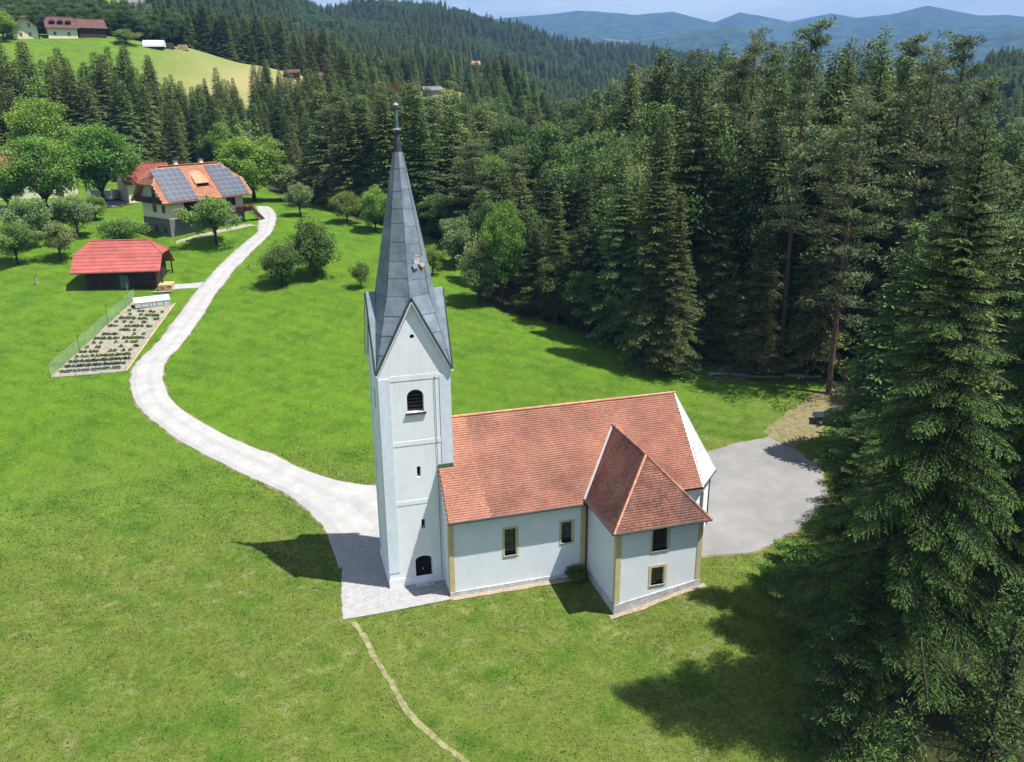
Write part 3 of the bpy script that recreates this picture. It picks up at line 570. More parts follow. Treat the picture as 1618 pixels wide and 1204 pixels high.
SPR = [spruce_mesh(30, 4.6, 1), spruce_mesh(30, 4.0, 2, power=.72), spruce_mesh(30, 5.2, 3, power=1.0, base=.03), spruce_mesh(30, 3.8, 4, base=.12, power=.75, whorl=1.2), spruce_mesh(30, 4.5, 8, base=.02, power=.9, whorl=.9), spruce_mesh(30, 5.6, 9, base=.03, power=.62, whorl=1.1, per=8), pine_mesh(30, 4.6, 14, base=.3, nl=46)]
SPR_HI = [spruce_mesh(36, 5.2, 31, L=.33, whorl=.95, lat=.24, step=.15, base=.10, power=.85, wood=True), spruce_mesh(36, 4.6, 32, L=.33, whorl=.9, lat=.24, step=.15, base=.05, power=.75, wood=True)]
PIN = [pine_mesh(36, 4.4, 11), pine_mesh(36, 3.8, 12, base=.42, nl=34), pine_mesh(36, 4.8, 13, base=.28, nl=44)]
HERO_M = {'hero0': spruce_mesh(34, 6.2, 41, L=.165, whorl=.80, per=7, lat=.105, step=.058, base=.22, power=.74, mt='hero', wood=True, hang=.95, trunk_r=.36, wk=.30),
          'hero1': spruce_mesh(36, 5.6, 42, L=.165, whorl=.82, per=7, lat=.11, step=.060, base=.16, power=.68, mt='hero', wood=True, hang=.95, trunk_r=.36, wk=.30),
          'hero2': spruce_mesh(20, 3.3, 43, L=.16, whorl=.5, per=7, lat=.14, step=.07, base=.03, power=.75, mt='hero', wood=True, hang=.45, trunk_r=.2, wk=.30)}
HL = ['giant dark spruce in the right foreground whose tip rises beside the pines', 'tall spruce cut off by the right picture edge behind the giant one', 'young spruce whose tip pokes up at the bottom edge right of centre trunk', 'sunlit young spruce at the lower right picture edge', 'small spruce tip at the very bottom left of the young spruces', 'shorter dark spruce behind the giant one, nearest the parking place', 'bushy spruce with branches down to the lawn left of the giant trunk', 'low dark young spruce at the foot of the giant one on the lawn', 'tall spruce deep in the shade behind the giant one at the right edge']
for i, ((x, y), h, k) in enumerate(HERO):
    base = {'hero0': 34, 'hero1': 36, 'hero2': 20}[k]; plant('spruce_tree', HERO_M[k], x, y, h/base, i*1.9+.4, HL[i], 'tree', 'big spruces in the foreground', sxy=[1, 1, .95, .95, .95, .8, .84, 1.15, .97][i])
KL = {}
for i, ((x, y), h, k) in enumerate(KEY):
    if k == 'pine': me = PIN[i % 3]; b = 36; nm = 'pine_tree'; lab = 'tall Scots pine with bare reddish trunk in the stand behind the parking place'; gr = 'pines behind the parking place'
    else: me = SPR_HI[i % 2]; b = 36; nm = 'spruce_tree'; lab = 'tall dark spruce at the forest edge behind the meadow and parking place'; gr = 'spruces at the forest edge'
    plant(nm, me, x, y, h/b, i*2.1, lab, 'tree', gr, sxy=max(.75, min(1.2, h/b*1.2)))
# the forest: jittered grid, nearest 300 as single trees, the rest as one wood
def candidates():
    out = []
    g = np.arange(-60, 330, 4.6); X, Y = np.meshgrid(np.arange(-190, 270, 5.3), np.arange(-40, 275, 5.3)); rs = np.random.RandomState(3)
    X = X+rs.uniform(-1.9, 1.9, X.shape); Y = Y+rs.uniform(-1.9, 1.9, Y.shape); x, y = X.ravel(), Y.ravel(); r, az = polar(x, y); ix = imgx(az)
    k = (r > 60) & (r < 262) & (ix > -140) & (ix < 1900) & (np.abs(az) < 1.1); ed = np.array([[0, 0], [2.2, 0], [-2.2, 0], [0, 2.2], [0, -2.2]])
    for dx, dy in ed: k &= ~is_open(x+dx, y+dy)
    for (kx, ky), h, q in KEY: k &= np.hypot(x-kx, y-ky) > 3.0
    for (kx, ky), h, w_, q in MIXED: k &= np.hypot(x-kx, y-ky) > 3.6
    for (kx, ky), h, q in HERO: k &= np.hypot(x-kx, y-ky) > 6.0
    k &= ~((r < 75) & (ix < 1560))
    return x[k], y[k], r[k], ix[k]
fx, fy, fr, fi = candidates()
def edge_dist(x, y):
    P = np.array(OPEN_EDGE); return np.min(np.hypot(x[:, None]-P[None, :, 0], y[:, None]-P[None, :, 1]), 1)
ed = edge_dist(fx, fy); rs = np.random.RandomState(9)
fh = np.interp(fi, [-200,0,520,640,720,790,860,950,1050,1120,1450,1550,1900], [23,23,21,23,22,17,19,23,28,33,33,23,23])
fh = fh*np.where((fi > 700) & (fi < 1060), np.clip(.75+ed/60, .75, 1.15), 1.0)*rs.uniform(.74, 1.14, len(fh))*np.where((fi > 250) & (fi < 570) & (fr > 190), .72, 1.0)
kind = rs.rand(len(fh)); isb = (kind < .09+.14*sst(640, 720, fi)*(1-sst(1040, 1120, fi))) & (fi > 600)
vz = Hh(fx, fy)
# line of sight from the camera above the tree tops in front (keeps only trees the photo can show something of)
ordr = np.argsort(fr); best = np.full(1200, -9.); seen = np.zeros(len(fr), bool)
for q in ordr:
    c0 = int((fi[q]+200)/2); w = max(1, int(1216*2.6/fr[q]/2)); s = (vz[q]+fh[q]-CZ)/fr[q]; a, b = max(0, c0-w), min(1200, c0+w+1)
    if a >= b: continue
    seen[q] = (s > best[a:b]-.012).any()
    m = (vz[q]+fh[q]*.72-CZ)/fr[q]; aa, bb = max(0, c0-w//2), min(1200, c0+w//2+1); best[aa:bb] = np.maximum(best[aa:bb], m)
shown = [q for q in ordr if seen[q]]
SL = 'spruce in the dense dark forest around the meadow'; BL = 'lighter green broadleaf tree among the forest spruces'
BRO_F = [broad_mesh(16, 4.8, 71, 'forest_leaf', L=.25, n_cl=95, per=150, stem=.12), broad_mesh(16, 4.4, 72, 'forest_leaf', L=.25, n_cl=85, per=150, stem=.12)]
n_s = 0; rest = []
for q in shown:
    x, y, h = fx[q], fy[q], fh[q]
    if isb[q]: plant('broadleaf_tree', BRO_F[q % 2], x, y, h*.85/16, q*1.3, BL, 'tree', 'broadleaf trees in the forest', sxy=rs.uniform(.75, 1.1)*h*.85/16)
    elif n_s < 300 and fr[q] < 250:
        n_s += 1; me = SPR[(q*7+q//3) % 7]; plant('spruce_tree', me, x, y, h/30, q*2.7, SL, 'tree', 'spruces of the dense forest', sxy=rs.uniform(1.0, 1.45)*(.75+.25*h/27))
    else: rest.append((x, y, h, q))
print('forest', len(shown), n_s, len(rest), len(fx))
def scatter(name, pts, scales, rots, src, label, cat, wide=(1, 1, 1)):
    me = bpy.data.meshes.new(name); me.vertices.add(len(pts)); me.vertices.foreach_set('co', np.ascontiguousarray(pts, np.float32).ravel())
    for nm, v in (('sc', scales), ('rz', rots)):
        a = me.attributes.new(nm, 'FLOAT', 'POINT'); a.data.foreach_set('value', np.ascontiguousarray(v, np.float32))
    me.update(); o = ob(name, me); g = bpy.data.node_groups.new(name, 'GeometryNodeTree')
    g.interface.new_socket('Geometry', in_out='INPUT', socket_type='NodeSocketGeometry'); g.interface.new_socket('Geometry', in_out='OUTPUT', socket_type='NodeSocketGeometry')
    gi = g.nodes.new('NodeGroupInput'); go = g.nodes.new('NodeGroupOutput'); ip = g.nodes.new('GeometryNodeInstanceOnPoints'); oi = g.nodes.new('GeometryNodeObjectInfo')
    oi.transform_space = 'ORIGINAL'; oi.inputs['Object'].default_value = src; oi.inputs['As Instance'].default_value = True
    n1 = g.nodes.new('GeometryNodeInputNamedAttribute'); n1.data_type = 'FLOAT'; n1.inputs['Name'].default_value = 'sc'
    n2 = g.nodes.new('GeometryNodeInputNamedAttribute'); n2.data_type = 'FLOAT'; n2.inputs['Name'].default_value = 'rz'; cx = g.nodes.new('ShaderNodeCombineXYZ')
    g.links.new(n2.outputs['Attribute'], cx.inputs['Z']); g.links.new(gi.outputs[0], ip.inputs['Points']); g.links.new(oi.outputs['Geometry'], ip.inputs['Instance'])
    g.links.new(cx.outputs[0], ip.inputs['Rotation']); vm = g.nodes.new('ShaderNodeVectorMath'); vm.operation = 'MULTIPLY'; vm.inputs[1].default_value = wide; g.links.new(n1.outputs['Attribute'], vm.inputs[0]); g.links.new(vm.outputs[0], ip.inputs['Scale']); g.links.new(ip.outputs[0], go.inputs[0])
    md = o.modifiers.new('scatter', 'NODES'); md.node_group = g
    return tag(o, label, cat, kind='stuff')
def far_wood():
    rs = np.random.RandomState(17); P = [(fx[q], fy[q], h, 0) for fx_, fy_, h, q in rest]
    pts = [np.array([[x, y, h] for x, y, h, q in rest])] if rest else []
    for r0, r1, sp, hs in ((262, 480, 4.9, 17), (480, 800, 5.4, 17), (800, 1500, 7.2, 19), (1500, 2300, 11, 24)):
        n = int(1.5*.5*(r1*r1-r0*r0)/(sp*sp)); r = np.sqrt(rs.uniform(r0*r0, r1*r1, n)); az = rs.uniform(-.75, .75, n)
        x = CX+r*np.sin(az+YAW); y = CY+r*np.cos(az+YAW); k = ~is_open(x, y); h = hs*rs.uniform(.62, 1.15, n); pts.append(np.stack([x, y, h], 1)[k])
    A = np.vstack(pts); z = Hh(A[:, 0], A[:, 1]); r, az = polar(A[:, 0], A[:, 1]); ix = imgx(az); o = np.argsort(r); best = np.full(1400, -9.); keep = np.zeros(len(A), bool)
    for q in o:
        c0 = int((ix[q]+500)/2); 
        if not 0 <= c0 < 1400: continue
        s = (z[q]+A[q, 2]-CZ)/r[q]; keep[q] = s > best[c0]-.010; best[c0] = max(best[c0], (z[q]+A[q, 2]*.35-CZ)/r[q])
    A = A[keep]; z = z[keep]; u = rs.rand(len(A)); print('far wood', len(A))
    # nearer than ~800 m: broadleaf share varies in stands
    b = fbm(A[:, 0]/60, A[:, 1]/60, 3, 41)+.25*(u-.5)-.5*(A[:,2]<0)-.3*((r[keep]<300)&(ix[keep]<600))+.07*(r[keep]>340)
    srcs = [c for c in bpy.data.objects if c.type == 'MESH' and c.name.startswith('crown')]
    def src(me): return next(c for c in srcs if c.data == me[0])
    sets = [('distant_forest', src(SPR[0]), 30, (b < .10) & (u < .4), 'distant wooded hills covered in dark spruce forest'), ('distant_forest', src(SPR[1]), 30, (b < .10) & (u >= .4) & (u < .75), 'distant wooded hills covered in dark spruce forest'), ('distant_forest', src(SPR[2]), 30, (b < .10) & (u >= .75), 'distant wooded hills covered in dark spruce forest'),
            ('distant_broadleaf_forest', src(BRO_F[0]), 21, (b >= .10), 'lighter green broadleaf stands on the distant wooded hills')]
    for nm, s, hh, m, lab in sets:
        if m.any(): scatter(nm, np.column_stack([A[m, :2], z[m]-.5]), A[m, 2]/hh, rs.rand(m.sum())*6.28, s, lab, 'forest', (1.55, 1.55, 1) if hh == 30 else (1.15, 1.15, 1))
far_wood()
BK = {'green': [broad_mesh(14, 6.4, 51, 'green', L=.34, n_cl=120, per=110, stem=.16), broad_mesh(14, 6.0, 52, 'green', L=.34, n_cl=110, per=110, stem=.14)],
      'bright': [broad_mesh(10, 5.0, 53, 'bright', L=.30, n_cl=90, per=100, stem=.16), broad_mesh(14, 6.0, 54, 'bright', L=.34, n_cl=110, per=110, stem=.14)],
      'fruit': [broad_mesh(6, 3.4, 55, 'fruit', L=.22, n_cl=70, per=90, stem=.22), broad_mesh(6, 3.0, 56, 'fruit', L=.22, n_cl=60, per=90, stem=.26)],
      'fruit_pale': [broad_mesh(6, 3.0, 57, 'fruit_pale', L=.22, n_cl=62, per=90, stem=.22), broad_mesh(6, 3.0, 58, 'fruit_pale', L=.22, n_cl=56, per=90, stem=.24)],
      'fruit_dark': [broad_mesh(7, 3.8, 59, 'fruit_dark', L=.22, n_cl=110, per=110, stem=.10), broad_mesh(7, 3.6, 60, 'fruit_dark', L=.22, n_cl=105, per=110, stem=.10)]}
PALE = broad_mesh(14, 4.6, 91, 'fruit_pale', L=.32, n_cl=90, per=90, stem=.1)
BH = {'green': (14, 14), 'bright': (10, 14), 'fruit': (6, 6), 'fruit_pale': (6, 6), 'fruit_dark': (7, 7)}; BR = {'green': (6.4, 6.0), 'bright': (5., 6.), 'fruit': (3.4, 3.), 'fruit_pale': (3., 3.), 'fruit_dark': (3.8, 3.6)}
for i, ((x, y), h, r, k, lab) in enumerate(BROAD):
    v = i % 2 if k != 'bright' else int(h > 11); plant('broadleaf_tree' if h > 9.5 else 'fruit_tree', BK[k][v], x, y, h/BH[k][v], i*1.7, lab, 'tree', None, sxy=r/BR[k][v])
for i, ((x, y), h, r, k) in enumerate(MIXED):
    h = max(6., min(24., h)); me, mh, mr = {'green': (BRO_F[0], 16, 4.8), 'bright': (BK['green'][1], 14, 6.), 'fruit': (BRO_F[1], 16, 4.4), 'fruit_pale': (PALE, 14, 4.6)}[k]; plant('broadleaf_tree', me, x, y, h/mh, i*2.3, BL, 'tree', 'broadleaf trees in the forest', sxy=1.25*r/mr)
# shrubs
SHR = broad_mesh(2.2, 1.5, 81, 'green', L=.16, n_cl=50, per=80, stem=.02); SHR_D = broad_mesh(2.2, 1.5, 82, 'fruit_dark', L=.14, n_cl=46, per=80, stem=.02)
for (x, y), s, me, lab in (((27.2,-10.6), 1.05, SHR, 'broad green bush at the lower corner of the parking place'), ((30.4,-8.4), 1.1, SHR, 'green bush by the parking place edge under the giant spruce'), (BUSHES[2], .62, SHR_D, 'dark ornamental shrub in the corner between nave and annex'), (BUSHES[3], 1.3, SHR, 'light bush beside the dirt track at the forest edge'), (BUSHES[4], .9, SHR, 'low bush growing behind the felled logs'), ((30,-12.6), 1.3, SHR, 'wide green bush spreading under the giant spruce')):
    e = empty('bush', (x, y, H1(x, y)), s*3, lab, 'bush'); e.scale = (s, s, s*.9)
    ob('foliage', me[0], e); ob('stem', me[1], e)
# ------------------------------------------------------------------ church
CH = empty('church', (0, 0, 0), 0, 'white village church with tall grey spire and red tiled roof', 'church')
def tiles(name, parent, E, U, S, poly, mt, w=.19, e=.185, th=.028, seed=1, under=True):
    """clay tiles over one roof plane: E eave origin, U along the eave, S up the slope, poly in (u,s)"""
    rng = np.random.RandomState(seed); E, U, S = (np.array(v, float) for v in (E, U, S)); U /= np.linalg.norm(U); S /= np.linalg.norm(S); N = np.cross(U, S)
    if N[2] < 0: N = -N
    P = np.array(poly, float); u0, s0 = P.min(0); u1, s1 = P.max(0); ns = int((s1-s0)/e)+1; nu = int((u1-u0)/w)+2
    i, j = np.meshgrid(np.arange(nu), np.arange(ns)); i, j = i.ravel(), j.ravel()
    u = u0+(i+.5*(j % 2))*w-w*.5; s = s0+j*e; k = in_poly(np.clip(u+w/2, u0+.02, u1-.02), np.clip(s+e*.5, s0, s1-.01), poly); u, s = u[k], s[k]; n = len(u)
    g = .005; a = rng.normal(size=n)*.0035; hb = th+rng.uniform(-.004, .007, n); L = e*1.18
    def pt(du, ds, h): return E+U*(u+du)[:, None]+S*(s+ds)[:, None]+N*h[:, None]
    z = np.zeros(n)+.004
    V = np.stack([pt(g, 0, hb+a), pt(w/2, -.022, hb), pt(w-g, 0, hb-a), pt(w-g, L, z), pt(g, L, z), pt(g, 0, z-.02), pt(w/2, -.022, z-.02), pt(w-g, 0, z-.02)], 1).reshape(-1, 3)
    b = np.arange(n)[:, None]*8; F = np.concatenate([b+np.array([[0, 1, 3, 4]]), b+np.array([[1, 2, 3, 3]])[:, :4], b+np.array([[5, 6, 1, 0]]), b+np.array([[6, 7, 2, 1]])])
    F4 = np.concatenate([b+np.array([[0, 2, 3, 4]]), b+np.array([[5, 6, 1, 0]]), b+np.array([[6, 7, 2, 1]]), b+np.array([[0, 1, 2, 2]])])
    tn = np.clip(.5+rng.normal(size=n)*.22, 0, 1); Fq = np.concatenate([b+np.array([[0, 2, 3, 4]]), b+np.array([[5, 6, 1, 0]]), b+np.array([[6, 7, 2, 1]])])
    o = mesh_np(name, V, Fq, mt, parent, tint=np.tile(tn, 3)); tag(o, kind='stuff')
    return o
def ridge_caps(name, parent, p0, p1, mt, r=.13, step=.36):
    mb = MB(); p0, p1 = Vector(p0), Vector(p1); n = max(1, int((p1-p0).length/step)); d = (p1-p0)/n
    for k in range(n): mb.bar(p0+d*(k-.06), p0+d*(k+1.02), r*.94, r*1.06, 8, random.random())
    return mb.build(name, mt, parent)
def window(parent, O, U, N, u0, u1, v0, v1, fr='frame_brown', bars=(1, 1), surround=None, sill=True, depth=.24, sw=.13):
    """frame with glass set back in its opening, painted surround and sill"""
    w = empty('window', (0, 0, 0)); w.parent = parent; O, U, N = Vector(O), Vector(U), Vector(N); W = Vector((0, 0, 1)); f = .06
    mb = MB(); q = (O, U, W, N)
    for a, b, c, d in ((u0, u1, v0, v0+f), (u0, u1, v1-f, v1), (u0, u0+f, v0+f, v1-f), (u1-f, u1, v0+f, v1-f)): mb.obox(*q, a, b, c, d, -depth-.05, -depth)
    for k in range(1, bars[0]+1): x = u0+(u1-u0)*k/(bars[0]+1); mb.obox(*q, x-.018, x+.018, v0+f, v1-f, -depth-.04, -depth-.005)
    for k in range(1, bars[1]+1): x = v0+(v1-v0)*k/(bars[1]+1); mb.obox(*q, u0+f, u1-f, x-.015, x+.015, -depth-.045, -depth-.01)
    mb.build('frame', M[fr], w); MB().obox(*q, u0, u1, v0, v1, -depth-.08, -depth-.055).build('pane', M['glass'], w)
    if surround:
        mb = MB(); s = sw
        for a, b, c, d in ((u0-s, u1+s, v1, v1+s), (u0-s, u0, v0, v1), (u1, u1+s, v0, v1), (u0-s, u1+s, v0-s, v0)): mb.obox(*q, a, b, c, d, .002, .025)
        mb.build('surround', M[surround], w)
    if sill: MB().obox(*q, u0-.08, u1+.08, v0-.05, v0+.0, -depth, .07).build('sill', M['zinc'], w)
    return w
A = 5.2; TZ0 = 17.6; GP = 22.7; X_, Y_, Z_ = (1, 0, 0), (0, 1, 0), (0, 0, 1)
TW = empty('tower', (0, 0, 0)); TW.parent = CH
mb = MB()
S_OP = [(1.98, 3.21, 14.25, 16.0, .9), (2.47, 2.75, 9.1, 9.95, 0), (2.63, 2.91, 4.75, 5.55, 0), (2.02, 3.32, .12, 2.42, .55)]
wall(mb, (0, 0, 0), X_, A, TZ0, S_OP, (0, -1, 0), .55)
wall(mb, (0, A, 0), (0, -1, 0), A, TZ0, [(2.15, 3.05, 13.9, 15.6, .9), (2.4, 2.65, 10.6, 11.1, 0), (2.15, 2.4, 9., 9.4, 0), (2.4, 2.65, 5.4, 6.1, 0)], (-1, 0, 0), .5)
wall(mb, (A, 0, 0), Y_, A, TZ0, [], (1, 0, 0)); wall(mb, (A, A, 0), (-1, 0, 0), A, TZ0, [(2, 3.2, 14.25, 16, .9)], (0, 1, 0), .5)
for (p, u, n) in (((0, 0), (1, 0), (0, -1)), ((A, 0), (0, 1), (1, 0)), ((A, A), (-1, 0), (0, 1)), ((0, A), (0, -1), (-1, 0))):
    P = lambda t, z, d=0: (p[0]+u[0]*t-n[0]*d, p[1]+u[1]*t-n[1]*d, z)
    if n == (0, -1):   # round hole in the gable
        c = (2.56, 19.95); r = .17; ring = [(c[0]+r*math.cos(a*math.pi/6), c[1]+r*math.sin(a*math.pi/6)) for a in range(12)]
        out = [(A, TZ0), (A*.75, (TZ0+GP)/2), (A/2, GP), (A*.25, (TZ0+GP)/2), (0, TZ0), (A*.5, TZ0)]
        link = [0, 1, 1, 2, 3, 3, 3, 4, 4, 5, 5, 0]
        for k in range(12):
            a, b = ring[k], ring[(k+1) % 12]; o1, o2 = out[link[k]], out[link[(k+1) % 12]]
            mb.poly([P(*a), P(*o1), P(*b)])
            if o1 != o2: mb.poly([P(*b), P(*o1), P(*o2)])
            mb.poly([P(*a), P(*b), P(*b, .4), P(*a, .4)])
    else: mb.poly([P(0, TZ0), P(A, TZ0), P(A/2, GP)])
mb.build('wall', M['plaster'], TW)
MB().box(.6, A-.6, .6, A-.6, .1, 19.4).build('painted_shade_core', M['dark'], TW)  # black box filling the tower, paints the shade behind its openings
for x0, x1 in ((-.03, .80), (A-.80, A+.03)):
    MB().box(x0, x1, -.04, -.0 if False else .0-.002, 1.3, TZ0-.62).build('corner_strip', M['pilaster'], TW)
for y0, y1 in ((.004, .80), (A-.8, A+.0)): MB().box(-.045, -.002, y0, y1, 1.3, TZ0-.62).build('corner_strip', M['pilaster'], TW)
for z0, z1 in ((16.78, 17.12), (11.75, 12.05), (6.95, 7.25)):
    MB().box(.802, A-.802, -.018, -.002, z0, z1).build('cornice_band', M['plaster'], TW); MB().box(-.02, -.002, .802, A-.802, z0, z1).build('cornice_band', M['plaster'], TW)
    MB().box(.802, A-.802, -.022, -.002, z0-.05, z0-.004).build('cornice_line', M['pilaster'], TW)
MB().box(-.06, A, -.06, .0-.003, -.6, .72).box(-.06, -.003, -.003, A+.05, -.6, .72).build('plinth', M['plaster'], TW)
MB().bar((4.05, -.06, .3), (4.05, -.06, 16.9), .018).build('lightning_conductor', M['leaddark'], TW)
# louvres and the entrance
w = empty('belfry_window', (0, 0, 0)); w.parent = TW
for k in range(6): MB().obox((1.98, 0, 14.3+k*.27), X_, Z_, (0, -1, 0), .03, 1.2, 0, .14, -.5, -.36).build('louvre', M['wood_dark'], w)
MB().box(1.85, 3.35, -.14, -.01, 14.12, 14.245).build('sill', M['leaddark'], w)
d = empty('entrance', (0, 0, 0)); d.parent = TW
MB().box(2.03, 3.31, .50, .54, .1, 2.4).build('shade_black_door_leaf', M['dark'], d); MB().box(2.62, 2.7, .46, .50, .95, 1.1).build('handle', M['alu'], d); MB().box(1.95, 3.4, -.55, -.07, -.2, .1).build('step', M['plinth'], d)  # leaf coloured near-black to paint the entrance as a shaded void
# spire
C0 = 2.6; R1 = 2.13; ZT = 32.4; OV = .17
def octv(k, r): a = math.radians(45*k-90); return (C0+r*math.cos(a), C0+r*math.sin(a))
SP = empty('spire', (0, 0, 0)); SP.parent = CH
core = MB()
b = [(*octv(k, R1*.965), GP) for k in range(8)]; t = [(*octv(k, .30), ZT) for k in range(8)]; core.hexa(b, t)
K = [(C0+sx*(A/2+OV-.04), C0+sy*(A/2+OV-.04), TZ0-.18) for sx, sy in ((1, -1), (1, 1), (-1, 1), (-1, -1))]     # eave corners
core.build('boarding', M['leaddark'], SP)
def slab(corners, N, o0=.035, o1=.004, depth=.03, t=.5):
    """sheet with its lower edge standing proud; corners: bottom-left, bottom-right, top-right, top-left"""
    N = Vector(N).normalized(); c = [Vector(q) for q in corners]; off = [o0, o0, o1, o1][:len(c)]
    if len(c) == 3: off = [o0, o0, o1]
    up = [q+N*o for q, o in zip(c, off)]; lo = [q-N*depth for q in c]
    return MB().hexa(lo, up, t)
rs_ = random.Random(4); nrow = 8
for k in range(8):
    k2 = (k+1) % 8; fr = [0]; step = 1.0/nrow
    for q in range(1, nrow): fr.append(q*step+rs_.uniform(-.018, .018))
    fr.append(1)
    for q in range(nrow):
        f0, f1 = fr[q], fr[q+1]; pt = lambda kk, f: Vector((*octv(kk, R1+(.33-R1)*f), GP+(ZT-GP)*f))
        a, b_, c_, d_ = pt(k, f0), pt(k2, f0), pt(k2, f1), pt(k, f1); N = (b_-a).cross(d_-a); gap = .012
        cols = 2 if q < 3 and (q+k) % 2 == 0 else 1; m = rs_.uniform(.4, .6)
        parts = [(0, 1)] if cols == 1 else [(0, m), (m, 1)]
        for s0, s1 in parts:
            cs = [a.lerp(b_, s0), a.lerp(b_, s1), d_.lerp(c_, s1), d_.lerp(c_, s0)]; mid = sum(cs, Vector())/4; cs = [mid+(v-mid)*(1-gap) for v in cs]
            slab(cs, N, .018, .006, t=rs_.random()).build('metal_panel', M['lead'], SP)
    MB().bar(pt(k, 0), pt(k, 1), .035, .02, 6).build('hip_seam', M['leaddark'] if k % 2 else M['lead'], SP)
# lower skirts: gable roofs and the broaches between them
for s in range(4):
    kc = s*2; Vc = Vector((*octv(kc, R1), GP)); dirn = Vector((octv(kc, 1)[0]-C0, octv(kc, 1)[1]-C0, 0)); Pk = Vector((C0, C0, GP+.10))+dirn*(A/2+OV+.02)
    for side, Kq, kd in ((1, K[s], kc+1), (-1, K[(s+3) % 4], kc-1)):
        Kq = Vector(Kq); Vd = Vector((*octv(kd % 8, R1), GP)); Vcu = Vc+Vector((0, 0, .06))
        Kg = Kq+Vector((0, 0, .03))
        N = (Kg-Pk).cross(Vcu-Pk); N = N if N.z > 0 else -N
        slab([Kg, Pk, Vcu] if side > 0 else [Pk, Kg, Vcu], N, .03, .03, .05, .45).build('gable_sheet', M['lead'], SP)
        # broach: three courses of sheet between spire edge and gable valley
        n = 4
        for q in range(n):
            f0, f1 = q/n, (q+1)/n; a0, a1 = Kq.lerp(Vc, f0), Kq.lerp(Vc, f1); b0, b1 = Kq.lerp(Vd, f0), Kq.lerp(Vd, f1); N = (b1-a1).cross(a0-a1) if q == 0 else (b0-a0).cross(a1-a0); N = N if N.dot(Vector((Kq.x-C0, Kq.y-C0, 1))) > 0 else -N
            cs = [Kq, b1, a1] if q == 0 else [a0, b0, b1, a1]; mid = sum(cs, Vector())/len(cs); cs = [mid+(v-mid)*.988 for v in cs]
            (slab(cs, N, .01, .01, .04, rs_.random()) if q == 0 else slab(cs, N, .035, .008, .04, rs_.random())).build('metal_panel', M['lead'], SP)
        MB().bar(Kq, Vd, .035, .035).build('hip_seam', M['lead'], SP)
        # verge boards: dark drip edge, pale soffit band
        e0 = Kg+dirn*.05+Vector((0, 0, -.06)); e1 = Pk+dirn*.03+Vector((0, 0, -.04)); MB().bar(e0, e1, .075, .075, 4).build('verge_flashing', M['leaddark'], SP)
        i0 = Kg+dirn*-.02+Vector((0, 0, -.26)); i1 = Pk+dirn*-.02+Vector((0, 0, -.30)); MB().bar(i0, i1, .10, .10, 4).build('verge_moulding', M['plaster'], SP)
pn = (Vector((*octv(1, R1), GP))-Vector((*octv(0, R1), GP))).cross(Vector((0, 0, 1))+(Vector((C0, C0, 0))-Vector((*octv(0, R1), 0)))*.18)
fq = .245; pa, pb = Vector((*octv(0, R1+(.33-R1)*fq), GP+(ZT-GP)*fq)), Vector((*octv(1, R1+(.33-R1)*fq), GP+(ZT-GP)*fq)); ha = pa.lerp(pb, .62); ux = (pb-pa).normalized()
patch = empty('damaged_patch', (0, 0, 0)); patch.parent = SP; Nn = pn.normalized() if pn.normalized().dot(Vector((0, -1, 0))) > 0 else -pn.normalized(); up = Nn.cross(ux).normalized(); up = up if up.z > 0 else -up
for q, (u, v, r, mt) in enumerate(((0, 0, 0, 'wood_grey'), (.30, .34, .5, 'lead'), (-.28, .30, -.6, 'lead'), (.34, -.30, .8, 'wood_grey'), (-.25, -.34, .3, 'lead'), (.02, .46, .1, 'wood_grey'), (.42, .05, 1.2, 'lead'))):
    o = ha+ux*u+up*v; s = .27 if q == 0 else random.uniform(.10, .2); cu = ux*math.cos(r)+up*math.sin(r); cv = up*math.cos(r)-ux*math.sin(r)
    MB().obox(o, cu, cv, Nn, -s, s, -s, s*.8, .035, .05+.006*q).build('loose_sheet', M[mt], patch)
fi_ = empty('finial', (0, 0, 0)); fi_.parent = SP
MB().lathe((C0, C0, ZT-.25), [(.36, 0), (.30, .3), (.17, 1.5), (.16, 1.55)], 10).build('shaft', M['leaddark'], fi_)
MB().lathe((C0, C0, 33.85), [(.10, -.2), (.30, -.05), (.32, .03), (.14, .10), (.12, .14)], 14).build('collar', M['lead'], fi_)
MB().lathe((C0, C0, 34.0), [(.14, 0), (.12, .7), (.08, 1.3)], 8).build('neck', M['copper'], fi_)
MB().lathe((C0, C0, 35.45), [(.05, -.18), (.16, -.10), (.23, 0), (.16, .10), (.05, .18)], 14).build('knob', M['lead'], fi_)
MB().box(C0-.035, C0+.035, C0-.03, C0+.03, 35.6, 37.6).box(C0-.42, C0+.42, C0-.028, C0+.028, 36.7, 36.78).box(C0-.25, C0+.25, C0-.027, C0+.027, 36.25, 36.32).bar((C0-.3, C0, 36.45), (C0, C0, 36.74), .02).bar((C0+.3, C0, 36.45), (C0, C0, 36.74), .02).build('cross', M['rust'], fi_)
